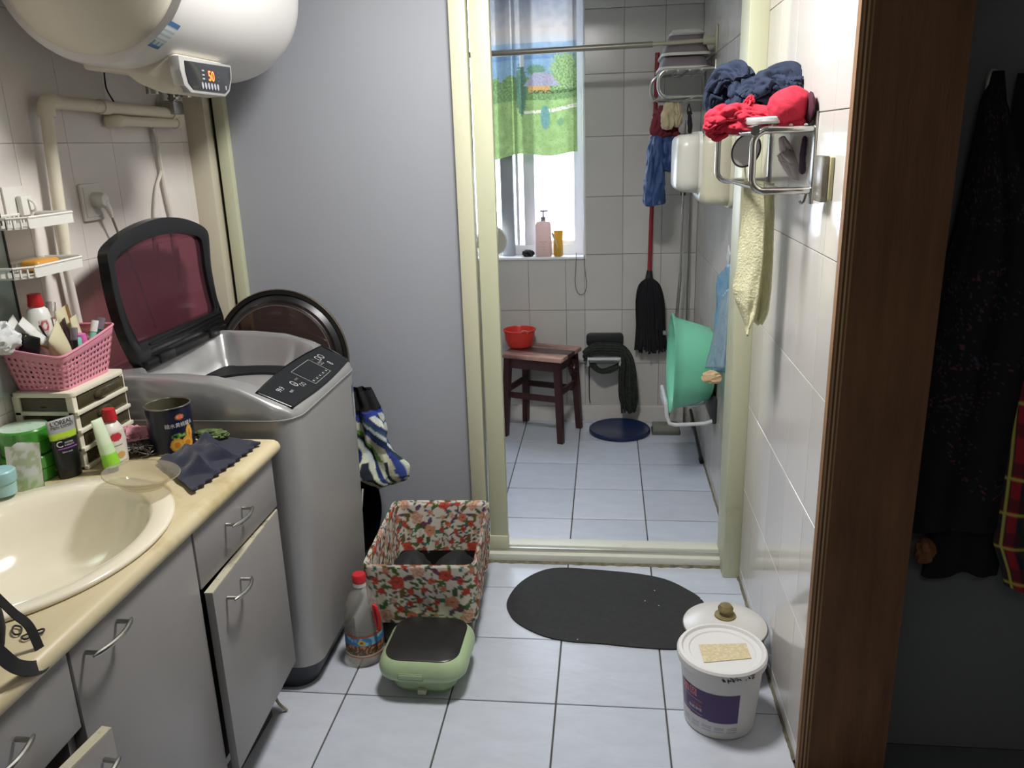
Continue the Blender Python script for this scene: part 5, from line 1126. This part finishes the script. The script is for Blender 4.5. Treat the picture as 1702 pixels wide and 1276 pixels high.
# fold-out holders
holder_d = mat('holder_dark', '2b2c2e', .4); holder_w = mat('holder_white', 'c9cacb', .35)
t = thing('basin_holder', 'dark plate with a white bar on the back wall carrying the draped mop head', 'holder', (0, 4.31, .35))
O('wall_plate', prism(NB(), rrect(-.103, .098, .425, .498, .022), 4.312, 4.3295, 'Y', .002), holder_d, t)
O('plate_slot', box(NB(), -.075, .072, 4.308, 4.314, .428, .436, .002), holder_w, t)
bm = NB(); tube(bm, [(-.092, 4.31, .358), (-.092, 4.20, .350), (-.092, 4.19, .386), (.080, 4.19, .386), (.080, 4.20, .350), (.080, 4.31, .358)], .009, 8); O('bar', bm, holder_w, t)
strand = mat('mop_green_black', '2a3029', .95, var=.6, vs=60); t = thing('string_mop_head', 'dark green and black mop head draped over the white bar', 'mop', (.1, 4.24, .05))
rs = random.Random(3); bm = NB()
for k in range(150):
    f = rs.random(); y0 = 4.195+rs.random()*.075; z0 = .405+rs.uniform(-.015, .035)
    if k < 55:   # strands across the bar
        z1_ = z0-.03*rs.random(); P = [(-.115+rs.uniform(-.005, .01), y0, z0-.02), (-.06, y0, z0+.012), (.02, y0, z0+.014), (.09, y0, z0+.005), (.12+.02*f, y0, z0-.05), (.13+.03*f, y0, z0-.12)]
    elif k < 80: P = [(-.09+.04*f, 4.225, .35), (-.04+.03*f, y0-.01, .315-.01*f), (.03, y0, .31+.02*f), (.08, y0, .345)]
    else: P = [(.05+.07*f, y0, .42), (.085+.065*f, y0-.01, .375), (.075+.095*f, y0, .26), (.085+.085*f+rs.uniform(-.01, .01), y0, .15), (.10+.065*f+rs.uniform(-.012, .012), y0+.01, .055+.09*rs.random()*abs(f-.4)+.02)]
    tube(bm, curve(P, 3), .0055, 5)
O('strands', bm, strand, t, kind='stuff')
t = thing('thin_rod', 'thin dark rod hanging on the back wall between stool and mop', 'rod', (-.085, 4.315, .1)); O('rod', tube(NB(), curve([(-.088, 4.318, .35), (-.088, 4.318, .15), (-.083, 4.316, .10)], 5), .003, 8), mat('rod_brown', '4a4039', .5), t)
o = O('plastic_disc', lathe(NB(), [(0, 0), (.155, 0), (.162, .004), (.162, .018), (.157, .022), (.150, .018), (0, .018)], (.077, 4.125, .001), n=72), mat('navy_plastic', '16264f', .3)); tag(o, 'round dark blue plastic disc lying on the bathroom floor', 'disc')
# hanging black mop with red handle
t = thing('black_mop', 'black string mop with a red handle hanging head down on the back wall', 'mop', (.24, 4.27, .38))
O('handle', tube(NB(), [(.250, 4.29, 1.90), (.228, 4.285, .80)], .011, 12), mat('red_stick', '8a2028', .35), t)
O('socket', tube(NB(), [(.229, 4.285, .84), (.228, 4.285, .79)], [.014, .022], 12), blackp, t)
bm = NB()
for k in range(170):
    th = rs.random()*2*PI; q = math.sqrt(rs.random()); x, y = math.cos(th)*q, math.sin(th)*q
    zb = .40+.05*rs.random()
    P = [(.228+.012*x, 4.262+.012*y, .80), (.228+.055*x, 4.262+.035*y, .765), (.232+.075*x, 4.262+.04*y, .68), (.238+.077*x, 4.262+.042*y, .55), (.240+.08*x+rs.uniform(-.012, .012), 4.262+.04*y, zb)]
    tube(bm, curve(P, 3), .0045, 5)
O('strands', bm, mat('black_string', '17181c', .95, bump=.5), t, kind='stuff')
# chrome poles in the corner
t = thing('flat_mop', 'chrome poled flat mop standing in the bathroom corner behind the green basin', 'mop', (.36, 4.1, 0))
O('pole', tube(NB(), [at(1139, 200, Y=4.22), at(1131, 455, Y=4.19)], .0065, 12), chrome, t); O('pole', tube(NB(), [at(1131, 455, Y=4.19), (.33, 4.12, .06)], .008, 12), chrome_d, t)
O('joint', tube(NB(), [at(1136, 305, Y=4.215), at(1135.4, 325, Y=4.213)], .013, 12), blackp, t)
O('mop_plate', box(NB(), .25, .39, 4.08, 4.17, .012, .045, .006), mat('mop_grey', '7c7d74', .5), t); O('mop_pad', box(NB(), .245, .395, 4.075, 4.175, .001, .016, .005), mat('pad_green_grey', '565f52', .95, bump=.4), t)
t = thing('thin_pole', 'thin chrome pole leaning in the bathroom corner beside the flat mop', 'pole', (.42, 4.2, 0)); O('pole', tube(NB(), [at(1150, 230, Y=4.29), (.425, 4.25, .004)], .005, 10), chrome_d, t)
t = thing('black_stick', 'black stick lying along the foot of the bathroom right wall', 'stick', (.45, 3.9, .01)); O('stick', tube(NB(), [(.455, 4.20, .10), (.459, 3.70, .012)], .008, 10), blackp, t); O('tip', tube(NB(), [(.459, 3.72, .013), (.459, 3.68, .011)], .011, 10), blackm, t)
# rack on the bathroom wall with basins
t = thing('bathroom_rack', 'chrome shelf rack high in the bathroom corner holding upturned basins', 'towel rack', (.40, 4.0, 1.65))
for y, xo in ((3.80, .228), (4.18, .215)):
    o = NB(); brack(o, y, xo, 1.785, 1.672, .0075, .045); O('bracket', o, chrome, t); O('wall_plate', box(NB(), .4655, .4715, y-.014, y+.014, 1.63, 1.82, .002), chrome_d, t)
for x in (.26, .31, .36, .41): O('shelf_rod', tube(NB(), [(x, 3.79, 1.779), (x, 4.19, 1.779)], .005, 10), chrome_d, t)
O('towel_bar', tube(NB(), [(.245, 3.80, 1.675), (.232, 4.18, 1.675)], .0055, 10), chrome, t); O('towel_bar', tube(NB(), [(.37, 3.79, 1.665), (.37, 4.19, 1.665)], .0055, 10), chrome_d, t)
gp = mat('mauve_grey_plastic', '7e7478', .5); wb_ = mat('basin_white', 'c4c3bb', .4)
def updown(name, label, cx_, cy_, z, w_, l_, h, k, m1, m2):
    t = thing(name, label, 'basin', (cx_, cy_, z), group='basins on the bathroom rack')
    O('basin_wall', loft(NB(), [rgx(cx_, cy_, w_, l_, z+.006, .04), rgx(cx_, cy_, w_*k, l_*k, z+h-.008, .04), rgx(cx_, cy_, w_*k*.92, l_*k*.92, z+h, .035)]), m1, t)
    O('rim', loft(NB(), [rgx(cx_, cy_, w_*1.0, l_*1.0, z+.012, .04), rgx(cx_, cy_, w_*1.07, l_*1.07, z+.010, .045), rgx(cx_, cy_, w_*1.07, l_*1.07, z, .045), rgx(cx_, cy_, w_*.95, l_*.95, z, .04)], True, True), m2, t)
updown('upturned_basin', 'mauve grey basin with white rim lying upside down on the chrome bathroom rack', .340, 3.97, 1.786, .102, .165, .055, .9, gp, wb_)
updown('upturned_basin', 'upper upturned basin with mauve sides under the shower rod', .348, 3.97, 1.842, .100, .16, .085, .76, gp, wb_)
o = O('white_tray', loft(NB(), [rgx(.352, 3.97, .070, .118, 1.9275, .03), rgx(.352, 3.97, .076, .122, 1.935, .03), rgx(.352, 3.97, .062, .11, 1.950, .03)]), wb_); tag(o, 'white tray lying topmost on the upturned basins', 'tray')
# gloves and cloths hanging from that rack
blu = mat('blue_rubber', '2e4a78', .55, var=.1, vs=10); mar = mat('maroon_knit', '6a1f2c', .9)
t = thing('rubber_gloves', 'long blue rubber sleeve glove with maroon cuff hanging under the bathroom rack', 'gloves', tuple(at(1085, 342, Y=3.95)))
bm = NB(); cloth_fold(bm, [at(1093, 222, Y=3.95), at(1091, 255, Y=3.95), at(1089, 300, Y=3.95), at(1088, 335, Y=3.95), at(1088, 341, Y=3.95)], [.05, .052, .056, .062, .058], 2, .8, 2, 24, 30); O('sleeve', bm, blu, t, sharp=70)
bm = NB(); cloth_fold(bm, [at(1106, 176, Y=3.95), at(1100, 195, Y=3.95), at(1093, 228, Y=3.95)], [.035, .05, .052], 2, .8, 7, 24, 20); O('cuff', bm, mar, t, sharp=70)
O('care_label', box(NB(), *(lambda q: (q.x-.013, q.x+.008, q.y-.024, q.y-.022, q.z-.008, q.z+.008))(at(1081, 334, Y=3.95)), .001), white_p, t)
t = thing('rubber_gloves', 'second blue glove with maroon cuff hanging right of the long blue sleeve', 'gloves', tuple(at(1112, 290, Y=3.90)))
bm = NB(); cloth_fold(bm, [at(1112, 225, Y=3.93), at(1113, 250, Y=3.93), at(1112, 268, Y=3.93), at(1118, 285, Y=3.93)], [.055, .058, .05, .025], 3, .8, 5, 24, 24); O('glove_hand', bm, blu, t, sharp=70)
bm = NB(); cloth_fold(bm, [at(1112, 200, Y=3.94), at(1112, 218, Y=3.94), at(1112, 232, Y=3.93)], [.042, .054, .056], 5, .8, 3, 24, 14); O('cuff', bm, mar, t, sharp=70)
bm = NB(); cloth_fold(bm, [at(1113, 168, Y=3.86), at(1111, 190, Y=3.86), at(1108, 216, Y=3.86)], [.03, .038, .034], 4, .8, 3, 20, 20); cloth_fold(bm, [at(1124, 170, Y=3.86), at(1126, 190, Y=3.86), at(1125, 212, Y=3.86)], [.022, .028, .020], 3, .8, 9, 20, 20)
o = O('cream_rag', bm, mat('cream_rag', 'b9ad8a', .95, var=.1), sharp=70); tag(o, 'small cream rag hanging from the bathroom rack in front of the gloves', 'rag')
bm = NB(); cloth_fold(bm, [at(1146, 184, Y=3.85), at(1146, 200, Y=3.85), at(1147, 222, Y=3.85)], [.008, .018, .016], 3, .6, 4, 16, 16)
for dx in (-4, 3): tube(bm, [at(1147+dx, 190, Y=3.85), at(1145+dx*.4, 178, Y=3.85), at(1145, 172, Y=3.85)], .003, 6)
o = O('black_net', bm, blackm, sharp=70); tag(o, 'small black net bag hanging at the right of the bathroom rack', 'bag')
# white basins hung on the right wall, openings to the wall
def hung(name, label, x0, x1, cy_, cz, w_, h_, k, mt_, r=.06, lip=.010):
    t = thing(name, label, 'basin', (.47, cy_, cz-h_), group='basins hung on the bathroom wall')
    def R(x, a): return [(x, cy_+y, cz+z) for y, z in rrect(-w_*a, w_*a, -h_*a, h_*a, r*a, 7)]
    bm = NB(); loft(bm, [R(x0, k*.82), R(x0+.008, k*.93), R(x0+.024, k), R(x1, .97)], True, False); O('basin_wall', bm, mt_, t, sharp=50, solid=.003)
    O('rim', loft(NB(), [R(x1-.006, .97), R(x1-.006, 1.03), R(x1+.006, 1.04), R(x1+.006, .95), R(x1-.006, .97)], False, False), mt_, t); return t
hung('hanging_basin', 'white plastic basin hung nearest the room corner, bottom facing out', .266, .352, 3.34, 1.405, .155, .112, .93, mat('milky_plastic', 'd2d1c8', .3), .05)
hung('hanging_basin', 'cream plastic basin hung against the bathroom wall behind the white one', .352, .4635, 3.32, 1.382, .165, .137, .93, mat('cream_basin', 'cdcab4', .35), .04)
# green basin in its holder
gm = mat('mint_green_plastic', '86dcb8', .3, translucent=.12)
t = thing('green_basin', 'mint green scalloped basin standing on edge in the wall holder', 'basin', (.38, 3.50, .33)); gc = Vector((0, 3.47, .555))
def lob(th): return 1+.045*abs(math.cos(2.5*th))
bm = NB(); nR = 90; rg_ = []
for x, r, lb_ in ((.458, .0, 0), (.458, .14, 0), (.448, .155, .2), (.40, .17, .4), (.33, .188, .8), (.300, .196, 1), (.292, .208, 1), (.284, .214, 1), (.282, .208, 1), (.290, .196, 1), (.30, .188, 1), (.33, .181, .8), (.395, .163, .4), (.436, .148, .2), (.445, .13, 0), (.445, 0, 0)):
    rg_.append([(x+.14*((gc.z+r*math.sin(2*PI*k/nR)*1.0)-.555)*.12, gc.y+r*(1+(lob(2*PI*k/nR)-1)*lb_)*math.cos(2*PI*k/nR), gc.z+r*(1+(lob(2*PI*k/nR)-1)*lb_)*math.sin(2*PI*k/nR)) for k in range(nR)])
rg_[0] = [(x, gc.y+.001*math.cos(2*PI*k/nR), gc.z+.001*math.sin(2*PI*k/nR)) for k, (x, _, _) in enumerate(rg_[0])]; rg_[-1] = [(x, gc.y+.001*math.cos(2*PI*k/nR), gc.z+.001*math.sin(2*PI*k/nR)) for k, (x, _, _) in enumerate(rg_[-1])]
loft(bm, rg_, True, True); O('basin_wall', bm, gm, t, sharp=60)
t = thing('basin_holder', 'white arm on a dark wall plate holding the green basin', 'holder', (.46, 3.40, .3))
O('wall_plate', box(NB(), .452, .4715, 3.33, 3.62, .325, .44, .006), holder_d, t)
bm = NB(); P = [(.46, 3.34, .338), (.42, 3.34, .325), (.30, 3.34, .318), (.275, 3.34, .325), (.262, 3.34, .36), (.258, 3.34, .415)]; tube(bm, P, .0085, 8); P2 = [(x, 3.60, z) for x, _, z in P]; tube(bm, P2, .0085, 8); tube(bm, [(.258, 3.34, .413), (.258, 3.60, .413)], .008, 8); O('arm', bm, holder_w, t)
O('upper_hook', box(NB(), .262, .278, 3.655, 3.69, .64, .655, .003), mat('hook_clear', '8d9190', .2, clear=(.4, 'dddddd')), t)
# blue packets and tag by the door jamb
def pk(name, label, pts, Y0, Y1, mt_, cat='packet', n=14):
    def f(u, v):
        A = pts[0].lerp(pts[1], u).lerp(pts[3].lerp(pts[2], u), v); return A+Vector((-.004+.006*noise.noise(Vector((u*3, v*5, 2))), 0, 0))
    o = O(name, grid(NB(), f, n, n*2), mt_, solid=.012); tag(o, label, cat); return o
bl = mat('blue_film', '7fb0cc', .15, clear=(.15, 'bcd8e8'), dark='4f8bb5', vs=14, dthr=.5)
pk('blue_packet', 'light blue plastic packet hanging on the bathroom wall close to the door jamb', [at(1197, 458, Y=3.16), at(1216, 438, Y=3.0), at(1216, 618, Y=3.0), at(1186, 618, Y=3.18)], 3, 3, bl)
pk('crumpled_film', 'crumpled pale blue film hanging in front of the blue packet', [at(1206, 490, Y=2.98), at(1214, 480, Y=2.95), at(1205, 612, Y=2.92), at(1176, 612, Y=3.1)], 3, 3, mat('pale_film', 'a9c0cc', .2, clear=(.4, 'd8e4ea'), dark='7fa4ba', vs=25, dthr=.5), 'film')
o = O('paper_tag', blob(NB(), at(1183, 627, Y=2.98), (.034, .012, .022), 12, .5, 1.3, 3), mat('peach_paper', 'd0b48c', .7)); tag(o, 'crumpled peach paper end sticking out over the green basin', 'paper')
o = O('paper_slip', box(NB(), -.002, .002, -.03, .03, -.03, .03, .001, M=Matrix.Translation(at(1211, 426, Y=3.1)) @ Matrix.Rotation(.5, 4, 'X')), mat('slip_grey', 'b9bbbc', .6)); tag(o, 'small pale paper slip stuck on the bathroom wall above the blue packet', 'paper')
# ================================================================ DARK ROOM: HANGING CLOTHES
def ipl(A, z):      # A: (z, value) falling z
    for (z0, a), (z1, b) in zip(A, A[1:]):
        if z >= z1: return a+(b-a)*(z0-z)/(z0-z1) if z <= z0 else a
    return A[-1][1]
def garment(bm, L, R, z0, z1, yc, d, col, nf, seed, nu=220, nv=260, hem=.0):
    def f(u, v):
        z = z0+(z1-z0)*v; l, r = ipl(L, z), ipl(R, z); th = 2*PI*u; x = (l+r)/2-(r-l)/2*math.cos(th)
        q = -math.sin(th); dd = d*min(1, .35+v*2); fo = .45*math.sin(nf*th+seed+2*v)+.5*noise.noise(Vector((x*9+seed, z*3, 1)))
        y = yc+q*dd*(1+.5*fo)*(1 if q < 0 else .5)
        if v > .999: z += hem*noise.noise(Vector((x*14, seed, 0)))
        return Vector((x, y, z))
    grid(bm, f, nu, nv, (lambda u, v: col(u, v)) if col else None, closed=True); return bm
def coatc(u, v):
    x = u*11; y = v*20; n1 = noise.noise(Vector((x*2.3, y*2.0, 0))); n2 = noise.noise(Vector((x*.7, y*.5, 7)))
    s = abs(noise.noise(Vector((x*4, y*4.5, 9)))) 
    if s < .022 and n2 > -.05: return '5c2c4a' if n1 > .18 else '383542'
    return '0c0c11'
pzs = lambda px_, py_: at(px_, py_, Y=1.76)
Lc = [(p.z, p.x) for p in (pzs(1652, 118), pzs(1630, 170), pzs(1615, 250), pzs(1588, 380), pzs(1555, 480), pzs(1515, 620), pzs(1480, 760), pzs(1455, 868))]
Rc = [(Lc[0][0], pzs(1668, 125).x), (pzs(1680, 170).z, pzs(1690, 170).x), (1.35, .95), (1.0, 1.0), (.55, 1.0)]
t = thing('patterned_coat', 'black coat with fine magenta curls hanging on the dark wall', 'coat', (.80, 1.75, .6))
fabd = vmat('coat_print', .9)
O('coat_front', garment(NB(), Lc, [(z, min(r, l+.02+.5*(Lc[0][0]-z))) for (z, l), r in zip(Lc, [.86, .88, .90, .93, .93, .93, .93, .93])], Lc[0][0], pzs(1455, 870).z, 1.765, .040, coatc, 9, 1, hem=.02), fabd, t, sharp=80)
O('coat_back', garment(NB(), [(1.5, .80), (1.0, .76), (.48, .735)], [(1.5, .9), (1.0, .95), (.48, .90)], 1.45, pzs(1540, 958).z, 1.785, .022, None, 7, 4, 80, 60, hem=.05), mat('black_cloth', '0d0d10', .95), t, sharp=80)
bm = NB(); garment(bm, [(1.62, .80), (1.2, .80), (.6, .88)], [(1.62, .90), (1.2, 1.05), (.6, 1.12)], 1.60, .66, 1.79, .02, None, 5, 8, 80, 60, hem=.05)
o = O('black_jacket', bm, bpy.data.materials['black_cloth'], sharp=80); tag(o, 'plain black jacket hanging behind the patterned coat', 'jacket')
t = thing('coat_hook', 'small pale wall hook above the patterned coat', 'hook', tuple(at(1645, 150, Y=1.80)))
O('hook_arm', tube(NB(), curve([at(1655, 118, Y=1.81), at(1648, 119, Y=1.775), at(1643, 132, Y=1.765), at(1640, 152, Y=1.765)], 5), .004, 8), mat('hook_pale', '9aa09a', .4), t)
def plaid(u, v):
    x = (u*40) % 5; y = (v*20) % 2.6
    if abs(x-2.4) < .16 or abs(y-1.2) < .08: return 'a9a34a'
    if x < 1.2: return '1f3a24' if y > 1.3 else '173020'
    if 2.9 < x < 4.2: return '8a1822' if y > .9 else '5a1420'
    return '1c2030' if y > 1.5 else '3a1a20'
p0 = [at(1702, 590, Y=1.74), at(1680, 640, Y=1.74), at(1668, 760, Y=1.74), at(1650, 900, Y=1.74), at(1664, 945, Y=1.74), at(1670, 975, Y=1.74)]
Lp = [(1.15, .95)]+[(p.z, p.x) for p in p0]
bm = NB(); garment(bm, Lp, [(1.15, 1.12), (.4, 1.2)], 1.15, p0[-1].z, 1.74, .035, plaid, 7, 2, 160, 110, hem=.01)
o = O('plaid_shirt', bm, vmat('plaid_print', .9), sharp=80); tag(o, 'red and green plaid shirt at the right edge hanging beside the coats', 'shirt')
def plg(u, v): return 'a9a34a' if abs((v*14) % 2-1) < .12 else ('3c5a34' if (v*14) % 2 > 1 else '22362a')
def q_(x, y): p = at(x, y, Y=1.735); return p
Sp = [q_(1680, 655), q_(1655, 700), q_(1641, 760), q_(1636, 815), q_(1612, 868)]
bm = NB(); Sc = curve(Sp, 10); grid(bm, lambda u, v: (lambda a: Vector((a.x+(.006+.012*v)*math.cos(2*PI*u), a.y+.006*math.sin(2*PI*u), a.z)))(Sc[int(v*(len(Sc)-1))]), 16, len(Sc)-1, plg, closed=True)
o = O('shirt_sleeve_strip', bm, bpy.data.materials['plaid_print']); tag(o, 'narrow green plaid belt dangling between coat and plaid shirt', 'belt')
t = O('ochre_cloth', blob(NB(), at(1537, 915, Y=1.745), (.02, .02, .028), 3, .4, 1.5, 3), mat('ochre', '7a5030', .9)); tag(t, 'small ochre cloth end showing under the coat hem', 'cloth')
